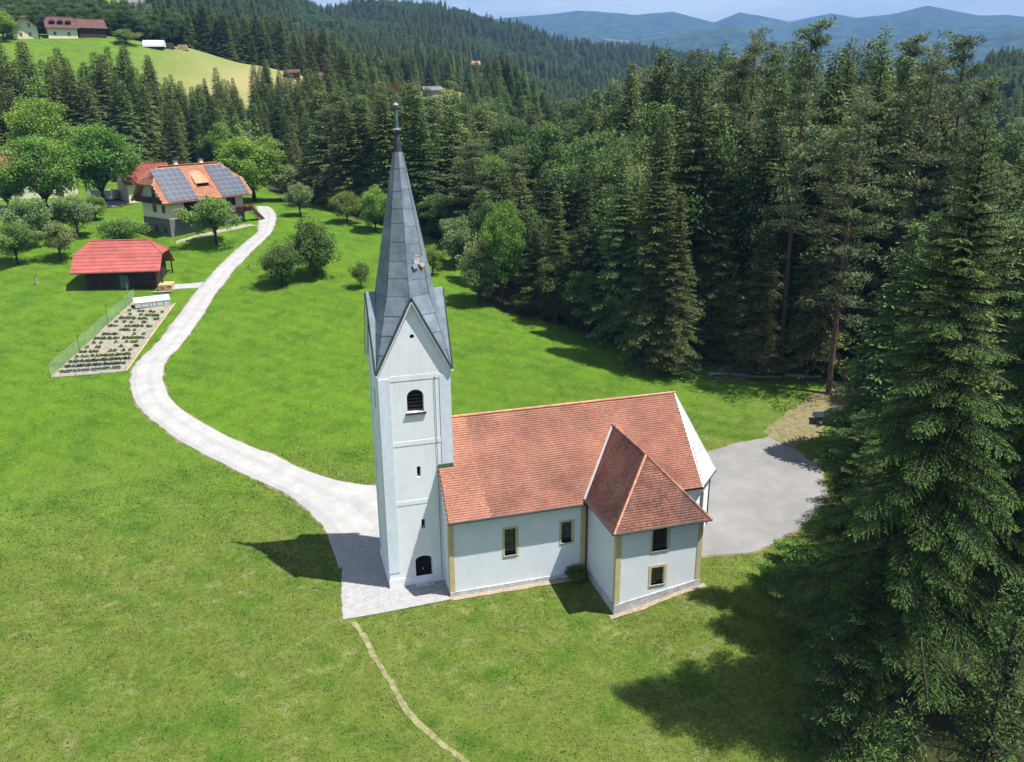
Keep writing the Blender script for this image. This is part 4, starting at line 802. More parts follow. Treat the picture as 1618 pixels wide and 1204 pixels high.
# nave
NV = empty('nave', (0, 0, 0)); NV.parent = CH
XW, XE, YS, YR, ZR, EV, OH = 4.12, 24.65, -2.42, 2.6, 12.55, 6.48, .58
YN = 2*YR-YS; slope = (ZR-EV)/(YR-(YS-OH)); zw = EV+slope*OH-.12
mb = MB(); NW = [(8.5-XW, 9.43-XW, 2.75, 5.0, 0), (13.05-XW, 13.95-XW, 3.1, 4.87, 0)]
wall(mb, (XW+.1, YS, 0), X_, XE-.2-XW-.1, zw, [(a-.1, b-.1, c, d, e) for a, b, c, d, e in NW], (0, -1, 0), .4)
wall(mb, (XE, YN, 0), (-1, 0, 0), XE-XW-.1, zw, [], (0, 1, 0))
AP = [(XE-.2, YS), (26.8, YS+2.2), (26.8, YN-2.2), (XE-.2, YN)]
for (x0, y0), (x1, y1) in zip(AP, AP[1:]):
    u = Vector((x1-x0, y1-y0, 0)); l = u.length; u.normalize(); n = (u.y, -u.x, 0); wall(mb, (x0, y0, 0), u, l, zw, [(l/2-.5, l/2+.5, 2.6, 5.2, .9)] if True else [], n, .4)
for y0, y1 in ((YS, 0), (A, YN)): mb.poly([(XW+.1, y0, 0), (XW+.1, y1, 0), (XW+.1, y1, EV+slope*((y1 if y1 <= YR else 2*YR-y1)-(YS-OH))-.12), (XW+.1, y0, EV+slope*((y0 if y0 <= YR else 2*YR-y0)-(YS-OH))-.12)])
mb.build('wall', M['plaster_nave'], NV)
for (a, b, c, d_, e) in NW: window(NV, (XW, YS, 0), X_, (0, -1, 0), a, b, c, d_, 'frame_brown', (1, 2), 'yellow', True, .3, .17)
for (x0, y0), (x1, y1) in zip(AP, AP[1:]):
    u = Vector((x1-x0, y1-y0, 0)); l = u.length; u.normalize(); n = (u.y, -u.x, 0); window(NV, (x0, y0, 0), u, n, l/2-.5, l/2+.5, 2.6, 4.75, 'frame_brown', (1, 2), None, True, .3)
MB().box(XW+.06, XW+.10, YS-.03, YS+.42, .35, zw-.12).box(XW+.10, XW+.46, YS-.035, YS-.003, .35, zw-.12).build('corner_strip', M['yellow'], NV)
MB().box(14.62, 15.28, YS-.035, YS-.003, .3, zw-.12).build('corner_strip', M['yellow'], NV)
MB().box(XW+.05, 15.5, YS-.07, YS-.004, -.6, .34).build('plinth', M['plinth'], NV)
_d = sheet('drain_strip', [(XW+.05, YS-.6), (14.9, YS-.6), (14.9, YS-.02), (XW+.05, YS-.02)], .045, M['rubble'], .5, .25); _d.parent = NV; del _d['kind']
# nave roof
RF = empty('roof', (0, 0, 0)); RF.parent = NV; yS, yN = YS-OH, YN+OH; ye = 24.75
AE = [(ye-.05, yS), (27.3, yS+2.65), (27.3, yN-2.65), (ye-.05, yN)]; RE = (XE, YR, ZR)
mb = MB(); th = .16
for pts in ([(XW, yS, EV), (ye-.05, yS, EV), RE, (XW, YR, ZR)], [(ye-.05, yN, EV), (XW, yN, EV), (XW, YR, ZR), RE]): mb.hexa([(x, y, z-th) for x, y, z in pts], pts)
mb.build('roof_deck', M['wood_dark'], RF)
sl_ = math.hypot(YR-yS, ZR-EV); Sv = (0, YR-yS, ZR-EV); Lr = ye-.05-XW
tiles('roof_tiles', RF, (XW, yS, EV), X_, Sv, [(3.2, 0), (Lr-.1, 0), (XE-XW-.1, sl_), (2.66, sl_)], M['tile'], seed=2); tiles('new_roof_tiles', RF, (XW, yS, EV), X_, Sv, [(0, 0), (3.2, 0), (2.66, sl_), (0, sl_)], M['tile_new'], seed=22)
tiles('roof_tiles', RF, (XW, yN, EV), X_, (0, -Sv[1], Sv[2]), [(0, 0), (Lr-.1, 0), (XE-XW-.1, sl_), (0, sl_)], M['tile'], seed=3)
ridge_caps('ridge_tiles', RF, (A, YR, ZR+.02), (XE+.1, YR, ZR+.02), M['ridge_tile'], .11)
HP = [(*AE[i], EV) for i in range(4)]
for i in range(3):
    a, b = Vector(HP[i]), Vector(HP[i+1]); r_ = Vector(RE); N = (b-a).cross(r_-a); nr = 7
    for q in range(nr):
        f0, f1 = q/nr, (q+1)/nr; cs = [a.lerp(r_, f0), b.lerp(r_, f0), b.lerp(r_, f1), a.lerp(r_, f1)] if q < nr-1 else [a.lerp(r_, f0), b.lerp(r_, f0), r_]
        slab(cs, N, .03, .01, .05, random.random()).build('zinc_panel', M['zinc'], RF)
    MB().bar(a, r_, .05, .05).build('hip_seam', M['zinc'], RF)
    MB().bar(a+Vector((0, 0, -.05)), b+Vector((0, 0, -.05)), .085, .085, 8).build('gutter', M['leaddark'], RF)
MB().bar((XW-.02, yS-.06, EV-.03), (14.9, yS-.06, EV-.03), .08, .08, 8).build('gutter', M['leaddark'], RF)
MB().bar((XW-.02, yS, EV-.02), (XW-.02, 0, EV+slope*(0-yS)-.02), .06, .06, 4).build('verge_flashing', M['leaddark'], RF)
MB().box(XW-.03, A+.03, -.12, -.04, EV+slope*(-yS)-.05, EV+slope*(-yS)+.22).build('wall_flashing', M['copper'], RF)
for p0, p1 in (((27.2, yS+2.7, EV-.1), (26.95, yS+2.85, EV-.7)), ((26.95, yS+2.85, EV-.7), (26.9, yS+2.85, .6))): MB().bar(p0, p1, .055, .055, 8).build('downpipe', M['leaddark'], NV)
# annex (sacristy)
AN = empty('annex', (0, 0, 0)); AN.parent = CH
x0, x1, y0, ye_, zr_ = 15.19, 21.97, -8.12, 6.78, 10.98; xm = (x0+x1)/2; o_ = .40; zt = ye_+.25
mb = MB(); AO = [(17.98-x0, 19.24-x0, 4.67, 6.45, 0), (18.0-x0, 19.04-x0, 1.85, 3.3, 0)]
wall(mb, (x0, y0, 0), X_, x1-x0, zt, AO, (0, -1, 0), .4, -.2); wall(mb, (x0, YS, 0), (0, -1, 0), YS-y0, zt, [], (-1, 0, 0), .4, -.2); wall(mb, (x1, y0, 0), Y_, YS-y0, zt, [(2.2, 3.2, 1.4, 3.5, 0)], (1, 0, 0), .4, -.2)
mb.build('wall', M['plaster_nave'], AN)
window(AN, (x0, y0, 0), X_, (0, -1, 0), *AO[0][:4], 'frame_brown', (1, 1), 'yellow', True, .25, .13); window(AN, (x0, y0, 0), X_, (0, -1, 0), *AO[1][:4], 'frame_brown', (1, 1), 'yellow', True, .25, .2)
MB().box(x1-.3, x1-.22, y0+2.2, y0+3.2, 1.4, 3.5).build('door', M['wood_brown'], AN)
MB().box(x0-.035, x0-.003, y0-.035, y0+.36, .75, zt-.3).box(x0-.003, x0+.36, y0-.035, y0-.003, .75, zt-.3).build('corner_strip', M['yellow'], AN)
MB().box(x1-.36, x1+.003, y0-.035, y0-.003, 1.75, zt-.3).box(x1+.003, x1+.035, y0-.035, y0+.36, 1.75, zt-.3).build('corner_strip', M['yellow'], AN)
mb = MB(); mb.hexa([(x0-.07, y0-.07, -.6), (x1+.06, y0-.07, -.6), (x1+.06, y0-.004, -.6), (x0-.07, y0-.004, -.6)], [(x0-.07, y0-.07, .72), (x1+.06, y0-.07, 1.72), (x1+.06, y0-.004, 1.72), (x0-.07, y0-.004, .72)])
mb.box(x0-.07, x0-.004, y0-.004, YS-.08, -.6, .70).build('plinth', M['plinth'], AN)
_d = sheet('drain_strip', [(x0-.45, y0-.5), (x1+.4, y0-.5), (x1+.4, y0-.02), (x0-.45, y0-.02)], .045, M['rubble'], .5, .3); _d.parent = AN; del _d['kind']
ARF = empty('roof', (0, 0, 0)); ARF.parent = AN; hy = -5.15
ex0, ex1, ey = x0-o_, x1+o_, y0-o_; E_z = ye_; an_s = (zr_-E_z)/(xm-ex0)
yv = lambda z: yS+(z-EV)/slope          # where the nave roof has height z
RP = (xm, hy, zr_); RB_ = (xm, yv(zr_), zr_); VL = (ex0, yv(E_z), E_z); VR = (ex1, yv(E_z), E_z)
mb = MB()
for pts in ([(ex0, ey, E_z), (ex1, ey, E_z), RP], [VL, (ex0, ey, E_z), RP, RB_], [(ex1, ey, E_z), VR, RB_, RP]): mb.hexa([(x, y, z-.14) for x, y, z in pts], pts)
mb.build('roof_deck', M['wood_dark'], ARF)
sw = math.hypot(xm-ex0, zr_-E_z); sh = math.hypot(hy-ey, zr_-E_z)
tiles('roof_tiles', ARF, (ex0, ey, E_z), X_, (0, hy-ey, zr_-E_z), [(0, 0), (ex1-ex0, 0), (xm-ex0, sh)], M['tile_old'], seed=5)
tiles('roof_tiles', ARF, (ex0, ey, E_z), Y_, (xm-ex0, 0, zr_-E_z), [(0, 0), (VL[1]-ey, 0), (RB_[1]-ey, sw), (hy-ey, sw)], M['tile_old'], seed=6)
tiles('roof_tiles', ARF, (ex1, ey, E_z), Y_, (xm-ex1, 0, zr_-E_z), [(0, 0), (VR[1]-ey, 0), (RB_[1]-ey, sw), (hy-ey, sw)], M['tile_old'], seed=7)
ridge_caps('ridge_tiles', ARF, RB_, (RP[0], RP[1], RP[2]+.03), M['tile_old']); ridge_caps('hip_tiles', ARF, (ex0, ey, E_z+.01), RP, M['ridge_tile'], .09); ridge_caps('hip_tiles', ARF, (ex1, ey, E_z+.02), RP, M['tile_old'], .10)
vl, rb = Vector(VL), Vector(RB_); vn = Vector((-1, -.3, 1.1)).normalized(); dv = (rb-vl).normalized(); sv = dv.cross(vn).normalized()
MB().obox(vl, dv, sv, vn, -.1, (rb-vl).length+.05, -.12, .16, .02, .075).build('valley_flashing', M['zinc'], ARF)
vr = Vector(VR); vn2 = Vector((1, -.3, 1.1)).normalized(); dv2 = (rb-vr).normalized(); MB().obox(vr, dv2, dv2.cross(vn2).normalized(), vn2, -.1, (rb-vr).length, -.14, .14, .02, .075).build('valley_flashing', M['zinc'], ARF)
for p0, p1 in (((ex0-.05, ey-.05, E_z-.03), (ex1+.05, ey-.05, E_z-.03)), ((ex0-.06, ey, E_z-.03), (ex0-.06, VL[1], E_z-.03)), ((ex1+.06, ey, E_z-.03), (ex1+.06, VR[1], E_z-.03))): MB().bar(p0, p1, .075, .075, 8).build('gutter', M['leaddark'], ARF)
MB().bar((x0-.12, YS-.14, .2), (x0-.12, YS-.14, EV-.1), .06, .06, 8).build('downpipe', M['frame_brown'], AN); MB().bar((x1+.12, y0+.5, 1.4), (x1+.12, y0+.5, E_z-.1), .055, .055, 8).build('downpipe', M['leaddark'], AN)
# paving in front of the tower: laid blocks
def paving():
    mb = None; rng = np.random.RandomState(8); w = .24; V = []; F = []; T = []; n = 0
    i, j = np.meshgrid(np.arange(-20, 34), np.arange(-16, 64)); x = (i*w+(j % 2)*w/2).ravel(); y = (j*w*.62).ravel()
    k = in_poly(x+w/2, y+w*.31, PAVING) & ~((x > -.2) & (x+w < A) & (y > -.1) & (y < A)) & (y < 9.6) & ~((x > 4.0) & (y > -2.6)); x, y = x[k], y[k]; n = len(x); g = .008; hh = .075+rng.uniform(0, .012, n); gz = Hh(x, y)
    P = lambda dx, dy, h: np.stack([x+dx, y+dy, gz+h], 1)
    z = np.zeros(n)+.02; d = w*.62; b = .02
    V = np.stack([P(g, g, z), P(w-g, g, z), P(w-g, d-g, z), P(g, d-g, z), P(g+b, g+b, hh), P(w-g-b, g+b, hh), P(w-g-b, d-g-b, hh), P(g+b, d-g-b, hh)], 1).reshape(-1, 3)
    q = np.arange(n)[:, None]*8; F = np.concatenate([q+np.array([[4, 5, 6, 7]]), q+np.array([[0, 1, 5, 4]]), q+np.array([[1, 2, 6, 5]]), q+np.array([[2, 3, 7, 6]]), q+np.array([[3, 0, 4, 7]])])
    o = mesh_np('paving_blocks', V, F, M['paving'], tint=np.tile(np.clip(.5+rng.normal(size=n)*.25, 0, 1), 5)); o.parent = sheet('paving', PAVING, .04, M['paving'], .5, .1); tag(o, kind='stuff')
paving()
# ------------------------------------------------------------------ farm
def frame(x, y, z, rz, name, label, cat, group=None): return empty(name, (x, y, z), rz, label, cat, group)
def planks(parent, x0, x1, y, z0, z1, n, mt, axis='x', nm='plank', th=.05, horiz=False, side=-1):
    for k in range(n):
        g = .012; j = random.uniform(-.008, .012)
        if horiz: a, b = z0+(z1-z0)*k/n+g, z0+(z1-z0)*(k+1)/n-g; q = (x0, x1, a, b)
        else: a, b = x0+(x1-x0)*k/n+g, x0+(x1-x0)*(k+1)/n-g; q = (a, b, z0, z1)
        ya, yb = (y, y+side*(th+j)); ya, yb = min(ya, yb), max(ya, yb)
        mb = MB(); (mb.box(q[0], q[1], ya, yb, q[2], q[3], random.random()) if axis == 'x' else mb.box(ya, yb, q[0], q[1], q[2], q[3], random.random())); mb.build(nm, M[mt], parent)
def half_hip_roof(parent, L, W, zE, zR, cut, mt, th=.12, rows=0, ribs=0, name='roof'):
    """roof over u 0..L, v 0..W with clipped gables; cut = (inset, height fraction of the clip)"""
    ins, f = cut; ym = W/2; zc = zE+(zR-zE)*f; yc = ym*f; mb = MB(); R = empty(name, (0, 0, 0)); R.parent = parent
    planes = [[(0, 0, zE), (L, 0, zE), (L, yc, zc), (L-ins, ym, zR), (ins, ym, zR), (0, yc, zc)], [(L, W, zE), (0, W, zE), (0, W-yc, zc), (ins, ym, zR), (L-ins, ym, zR), (L, W-yc, zc)]]
    if f < .999: planes += [[(0, W-yc, zc), (0, yc, zc), (ins, ym, zR)], [(L, yc, zc), (L, W-yc, zc), (L-ins, ym, zR)]]
    for p in planes: mb.hexa([(x, y, z-th) for x, y, z in p], p)
    mb.build('roof_deck', M[mt], R)
    S = (0, ym, zR-zE); s = math.hypot(ym, zR-zE); poly = [(0, 0), (L, 0), (L, s*f), (L-ins, s), (ins, s), (0, s*f)]
    if rows:
        tiles('roof_tiles', R, (0, 0, zE), (1, 0, 0), S, poly, M[mt], w=rows, e=rows*1.05, th=.045, seed=int(L*7)); tiles('roof_tiles', R, (0, W, zE), (1, 0, 0), (0, -ym, zR-zE), poly, M[mt], w=rows, e=rows*1.05, th=.045, seed=int(L*9))
        if f < .999:
            he = math.hypot(ins, zR-zc)
            tiles('roof_tiles', R, (0, yc, zc), (0, 1, 0), (ins, 0, zR-zc), [(0, 0), (W-2*yc, 0), (ym-yc, he)], M[mt], w=rows, e=rows*1.05, th=.045, seed=4); tiles('roof_tiles', R, (L, yc, zc), (0, 1, 0), (-ins, 0, zR-zc), [(0, 0), (W-2*yc, 0), (ym-yc, he)], M[mt], w=rows, e=rows*1.05, th=.045, seed=5)
    if ribs:   # stepped sheet-metal courses
        for k in range(ribs):
            a, b = k/ribs, (k+1)/ribs+.004
            for sd in (0, 1):
                P = lambda q: ((0 if q <= f else ins*(q-f)/(1-f)), (L if q <= f else L-ins*(q-f)/(1-f)), (ym*q if not sd else W-ym*q), zE+(zR-zE)*q)
                l0, r0, y0_, z0_ = P(a); l1, r1, y1_, z1_ = P(min(1, b)); mb = MB(); mb.hexa([(l0, y0_, z0_-.01), (r0, y0_, z0_-.01), (r1, y1_, z1_-.01), (l1, y1_, z1_-.01)], [(l0, y0_, z0_+.075), (r0, y0_, z0_+.075), (r1, y1_, z1_+.02), (l1, y1_, z1_+.02)], random.random()); mb.build('roof_sheet', M[mt], R)
    MB().bar((ins, ym, zR+.03), (L-ins, ym, zR+.03), .12, .12, 8).build('ridge', M[mt], R)
    if f < .999:
        for a, b in (((0, yc, zc), (ins, ym, zR)), ((0, W-yc, zc), (ins, ym, zR)), ((L, yc, zc), (L-ins, ym, zR)), ((L, W-yc, zc), (L-ins, ym, zR))): MB().bar(Vector(a)+Vector((0, 0, .03)), Vector(b)+Vector((0, 0, .03)), .09, .09, 6).build('hip', M[mt], R)
    for a, b in (((0, -.05, zE-.06), (L, -.05, zE-.06)), ((0, W+.05, zE-.06), (L, W+.05, zE-.06))): MB().bar(a, b, .07, .07, 6).build('gutter', M['frame_brown'], R)
    return R
def simple_window(parent, O, U, N, u0, u1, v0, v1, fr='frame_white', bars=(1, 0)):
    w = empty('window', (0, 0, 0)); w.parent = parent; q = (O, U, (0, 0, 1), N); mb = MB(); f = .07
    for a, b, c, d in ((u0, u1, v0, v0+f), (u0, u1, v1-f, v1), (u0, u0+f, v0+f, v1-f), (u1-f, u1, v0+f, v1-f)): mb.obox(*q, a, b, c, d, .004, .06)
    for k in range(1, bars[0]+1): x = u0+(u1-u0)*k/(bars[0]+1); mb.obox(*q, x-.025, x+.025, v0+f, v1-f, .006, .055)
    mb.build('frame', M[fr], w); MB().obox(*q, u0+f*.5, u1-f*.5, v0+f*.5, v1-f*.5, .003, .03).build('pane', M['glass'], w); return w
# --- house with solar panels
hx, hy_, hz, hr = -22.0, 93.4, 13.6, math.radians(37)
HS = frame(hx, hy_, hz, hr, 'farmhouse', 'cream farmhouse with orange tiled roof and two fields of solar panels', 'house')
L_, W_ = 17.2, 9.6; zE_, zR_ = 5.9, 11.3; g0, g1, w0, w1 = 1.3, 16.0, .95, 8.65; sb = 3.2
MB().box(g0-.12, g1, w0-.12, w1, -1.2, sb).build('basement_wall', M['greywall'], HS)
mb = MB().box(g0, g1-.002, w0, w1-.002, sb, zE_+.8); f_ = .52
zg = lambda v: zE_+(zR_-zE_)*(v/(W_/2) if v < W_/2 else (W_-v)/(W_/2))-.12
for gx in (g0, g1-.25): mb.hexa([(gx, w0, zE_+.8), (gx+.25, w0, zE_+.8), (gx+.25, w1, zE_+.8), (gx, w1, zE_+.8)], [(gx, w0+1.4, zg(w0+1.4)), (gx+.25, w0+1.4, zg(w0+1.4)), (gx+.25, w1-1.4, zg(w1-1.4)), (gx, w1-1.4, zg(w1-1.4))])
mb.build('wall', M['cream'], HS)
HR = half_hip_roof(HS, L_, W_, zE_, zR_, (2.6, .52), 'orange_tile', rows=.34)
Sr = Vector((0, W_/2, zR_-zE_)).normalized(); Nr = Vector((0, -(zR_-zE_), W_/2)).normalized(); ls = math.hypot(W_/2, zR_-zE_)
def array(ua, cols, rows, v0, skip, nm='solar_panel'):
    base = None; pw, ph = 1.12, .96
    for r in range(rows):
        for c in range(cols):
            if skip(r, c): continue
            if base is None:
                m_ = MB().obox((0, 0, 0), (1, 0, 0), Sr, Nr, .02, pw-.02, .02, ph-.02, 0, .05, .5); base = m_.mesh('solar_panel', M['panel_frame']); cell = MB()
                for a in range(3):
                    for b in range(2): cell.obox((0, 0, 0), (1, 0, 0), Sr, Nr, .06+a*.34, .06+a*.34+.32, .06+b*.43, .06+b*.43+.41, .052, .062, .5)
                cellm = cell.mesh('cells', M['solar'])
            p = ob('solar_panel', base, HS); p.location = Vector((ua+c*pw, 0, zE_))+Sr*(v0+r*ph)+Nr*.14; q = ob('cells', cellm, p)
array(1.0, 5, 7, .15, lambda r, c: False)
array(11.3, 5, 7, .15, lambda r, c: (r >= 4 and c == 4) or (r >= 6 and c >= 3))
dm = empty('dormer', (0, 0, 0)); dm.parent = HS       # eyebrow-like shed dormer
yb = lambda s: (W_/2)*s/ls; zb = lambda s: zE_+(zR_-zE_)*s/ls
p1, p2, p3, p4 = (7.3, yb(2.3), zb(2.3)+.95), (10.1, yb(2.3), zb(2.3)+.95), (9.6, yb(5.9), zb(5.9)+.1), (7.8, yb(5.9), zb(5.9)+.1)
MB().hexa([(x, y, z-.12) for x, y, z in (p1, p2, p3, p4)], [p1, p2, p3, p4]).build('roof', M['orange_tile'], dm)
MB().hexa([(6.7, yb(1.9), zb(1.9)), (7.5, yb(2.35), zb(2.35)), (7.9, yb(5.8), zb(5.8)), (7.6, yb(5.8), zb(5.8))], [(6.75, yb(1.95), zb(1.95)+.08), (7.5, yb(2.35), zb(2.35)+.8), (7.9, yb(5.8), zb(5.8)+.12), (7.6, yb(5.8), zb(5.8)+.1)]).build('cheek', M['orange_tile'], dm)
MB().hexa([(9.9, yb(2.35), zb(2.35)), (10.7, yb(1.9), zb(1.9)), (9.9, yb(5.8), zb(5.8)), (9.5, yb(5.8), zb(5.8))], [(9.9, yb(2.35), zb(2.35)+.8), (10.65, yb(1.95), zb(1.95)+.08), (9.9, yb(5.8), zb(5.8)+.1), (9.5, yb(5.8), zb(5.8)+.12)]).build('cheek', M['orange_tile'], dm)
MB().box(7.4, 10.0, yb(2.3)+.25, yb(2.3)+.4, zb(2.2), zb(2.2)+1.0).build('window', M['dark'], dm)  # near-black box stands in for the shade of the dormer opening
for cxh in (6.1, 11.0):
    c_ = empty('chimney', (0, 0, 0)); c_.parent = HR; MB().box(cxh, cxh+.6, W_/2+.2, W_/2+.8, zR_-.9, zR_+.75).build('stack', M['cream'], c_); MB().box(cxh-.08, cxh+.68, W_/2+.12, W_/2+.88, zR_+.75, zR_+.86).build('cap', M['greywall'], c_)
for u0, u1 in ((4.2, 6.6), (8.8, 11.0), (12.6, 14.4)): simple_window(HS, (0, w0, 0), X_, (0, -1, 0), u0, u1, sb+1.0, sb+2.4, 'frame_brown', (1, 0))
for u0, u1 in ((3.2, 4.2), (5.8, 6.8)): simple_window(HS, (g0, w1, 0), (0, -1, 0), (-1, 0, 0), u0, u1, sb+.9, sb+2.2, 'frame_brown', (1, 0)); simple_window(HS, (g0-.12, w1, 0), (0, -1, 0), (-1, 0, 0), u0, u1, .9, 2.1, 'frame_brown', (0, 0))
simple_window(HS, (g0, w1, 0), (0, -1, 0), (-1, 0, 0), 3.4, 4.3, sb+3.4, sb+4.9, 'frame_brown', (1, 0))
bl = empty('balcony', (0, 0, 0)); bl.parent = HS; MB().box(.2, g0-.01, .9, 8.7, sb+2.55, sb+2.72).build('floor', M['wood_dark'], bl)
planks(bl, .9, 8.7, .2, sb+2.72, sb+3.6, 22, 'wood_dark', 'y', 'baluster', .04)
for v in (.95, 8.6): MB().box(.22, .36, v-.07, v+.07, sb+2.7, zE_+.9).build('post', M['wood_dark'], bl)
b2 = empty('balcony', (0, 0, 0)); b2.parent = HS; MB().box(2.2, 8.2, -.25, w0-.13, sb-.25, sb-.08).build('floor', M['wood_dark'], b2); planks(b2, 2.2, 8.2, -.25, sb-.08, sb+.72, 18, 'wood_dark', 'x', 'baluster', .04)
b3 = empty('balcony', (0, 0, 0)); b3.parent = HS; MB().box(13.2, 16.9, -.6, w0-.13, sb-.1, sb+.05).build('floor', M['wood_dark'], b3); planks(b3, 13.2, 16.9, -.6, sb+.05, sb+.8, 12, 'wood_dark', 'x', 'baluster', .04)
def flowers(parent, x0, x1, y, z):
    rng = np.random.RandomState(int(x0*10)); n = int((x1-x0)*150); P = np.stack([rng.uniform(x0, x1, n), y+rng.normal(size=n)*.14, z+rng.normal(size=n)*.13], 1); D = rng.normal(size=(n, 3)); V, F = kites(P, D, .14, .12, rng); o = mesh_np('flower_box', V, F, M['flowers'], parent, tint=rng.rand(n)); tag(o, kind='stuff')
flowers(b2, 2.3, 8.1, -.35, sb+.72); flowers(b3, 13.3, 16.8, -.7, sb+.8)
st = empty('stair', (0, 0, 0)); st.parent = HS
for k in range(9): MB().box(17.0+k*.3, 17.35+k*.3, -.6, .9, sb-.4-k*.3-.08, sb-.4-k*.3).build('step', M['wood_brown'], st)
MB().hexa([(16.9, -.68, sb-.5), (19.8, -.68, sb-3.4), (19.8, -.60, sb-3.4), (16.9, -.60, sb-.5)], [(16.9, -.68, sb+.5), (19.8, -.68, sb-2.4), (19.8, -.60, sb-2.4), (16.9, -.60, sb+.5)]).build('side_panel', M['wood_dark'], st)
MB().box(10.4, 11.4, w0-.14, w0-.10, .1, 2.1).build('door', M['wood_brown'], HS)
# --- barn
bx, by, bz, br = -33.3, 72.2, 9.85, -.155
BN = frame(bx, by, bz, br, 'barn', 'dark timber barn with red metal roof beside the vegetable garden', 'barn')
BL_, BW = 12.1, 8.4; bE, bR = 2.95, 6.75
half_hip_roof(BN, BL_, BW, bE, bR, (2.1, .55), 'red_metal', .08, ribs=9)
MB().box(1.75, 11.0, 1.0, 7.4, -1.0, 2.9).build('inner_wall', M['wood_dark'], BN)
MB().box(1.6, 11.15, .85, 7.55, -1.2, .12).build('foundation', M['plinth'], BN)
planks(BN, 1.7, 6.2, 1.0, .15, 3.3, 12, 'wood_dark', horiz=True); planks(BN, 7.4, 11.05, 1.0, .15, 3.3, 12, 'wood_dark', horiz=True); planks(BN, 6.2, 7.4, 1.0, .15, 2.3, 6, 'copper', nm='door_board')
planks(BN, 1.0, 7.4, 11.0, .15, 3.2, 18, 'wood_dark', 'y', side=1); planks(BN, 1.0, 7.4, 1.75, .15, 3.2, 18, 'wood_dark', 'y', side=-1)
for gx in (1.75, 10.9): MB().hexa([(gx, 1.0, 2.9), (gx+.1, 1.0, 2.9), (gx+.1, 7.4, 2.9), (gx, 7.4, 2.9)], [(gx, 2.6, 5.15), (gx+.1, 2.6, 5.15), (gx+.1, 5.8, 5.15), (gx, 5.8, 5.15)]).build('gable', M['wood_brown'], BN)
for px_, py_ in ((11.9, 1.2), (11.9, 7.2)): MB().box(px_-.09, px_+.09, py_-.09, py_+.09, -.4, 3.4).build('post', M['wood_dark'], BN)
for k in range(3): MB().bar((1.75, 1.5+k*2.7, 3.1), (.1, 1.5+k*2.7, 3.3), .07).build('rafter_end', M['wood_dark'], BN)
# plank stack by the barn
ST = frame(STACK[0]+.6, STACK[1]+.9, STACK[2], -.1, 'timber_stack', 'stack of fresh orange-brown boards at the right end of the barn', 'timber')
for l in range(6):
    for k in range(4): MB().box(-.9+k*.46, -.47+k*.46, -1.3+random.uniform(-.1, .1), 1.3+random.uniform(-.1, .1), .02+l*.16, .13+l*.16, random.random()).build('board', M['wood_fresh'], ST)
MB().box(-1.6, .9, -1.9, -1.45, 0, .12, .9).build('pale_board', M['wood_grey'], ST)
# --- vegetable garden
G = [Vector((x, y, 0)) for x, y in GARDEN]
sheet('garden_bed', GARDEN, .03, M['soil'], .5, .3)
FN = empty('garden_fence', (G[0].x, G[0].y, H1(G[0].x, G[0].y)), 0, 'pale green wire fence with posts around the vegetable garden', 'fence'); org = Vector(FN.location)
gp = lambda p, h: Vector((p.x, p.y, H1(p.x, p.y)+h))-org
for a, b, hgt, full in ((G[0], G[3], 1.45, True), (G[0], G[1], .75, True), (G[1], G[2], .3, False)):
    n = max(2, int((b-a).length/2.6)); net = MB()
    for k in range(n+1):
        p = a.lerp(b, k/n); MB().bar(gp(p, -.2), gp(p, hgt+.1), .035).build('post', M['wood_grey'], FN)
    if full:
        l = (b-a).length; m = int(l/.26)
        for k in range(m+1): p = a.lerp(b, k/m); net.bar(gp(p, .03), gp(p, hgt), .008, .008, 3)
        for q in range(int(hgt/.24)+1):
            for k in range(n): net.bar(gp(a.lerp(b, k/n), .05+q*.24), gp(a.lerp(b, (k+1)/n), .05+q*.24), .008, .008, 3)
        net.build('wire_net', M['wire'], FN)
    else:
        for k in range(n): MB().bar(gp(a.lerp(b, k/n), .08), gp(a.lerp(b, (k+1)/n), .08), .07, .07, 4).build('edging_board', M['wood_fresh'], FN)
for k, f in enumerate((.28, .62, .9)):
    p = G[0].lerp(G[3], f)+Vector((.25, -.1, 0)); o = empty('garden_pole', (p.x, p.y, H1(p.x, p.y)), 0, ['thin dark bean pole near the lower end of the garden fence', 'thin dark bean pole halfway along the garden fence', 'tall pale pole at the upper corner of the garden fence'][k], 'pole')
    MB().bar((0, 0, -.2), (.05, .02, 2.3+.5*k), .03).build('shaft', M['wood_dark' if k < 2 else 'wood_grey'], o); MB().bar((.05, .02, 2.1+.5*k), (.3, .02, 2.16+.5*k), .015).build('peg', M['wood_dark'], o)
f0, f1 = Vector((*FRAME[0], 0)), Vector((*FRAME[1], 0)); fm = (f0+f1)/2; CF = empty('cold_frame', (fm.x, fm.y+.4, H1(fm.x, fm.y)), math.atan2(f1.y-f0.y, f1.x-f0.x)+.1, 'pale mint-green covered cold frame at the top of the garden', 'cold frame')
MB().hexa([(-2.3, -.6, .75), (2.3, -.6, .75), (2.3, .8, 1.2), (-2.3, .8, 1.2)], [(-2.3, -.6, .82), (2.3, -.6, .82), (2.3, .8, 1.27), (-2.3, .8, 1.27)]).build('cover', M['frame_green'], CF)
for x in (-2.2, 0, 2.2): MB().bar((x, -.55, -.1), (x, -.55, .75), .03).build('post', M['wood_grey'], CF); MB().bar((x, .75, -.1), (x, .75, 1.2), .03).build('post', M['wood_grey'], CF)
for k in range(5): MB().box(-2.25+k*.92, -1.4+k*.92, -.55, -.52, .1, .7).build('side_pane', M['wire'], CF)
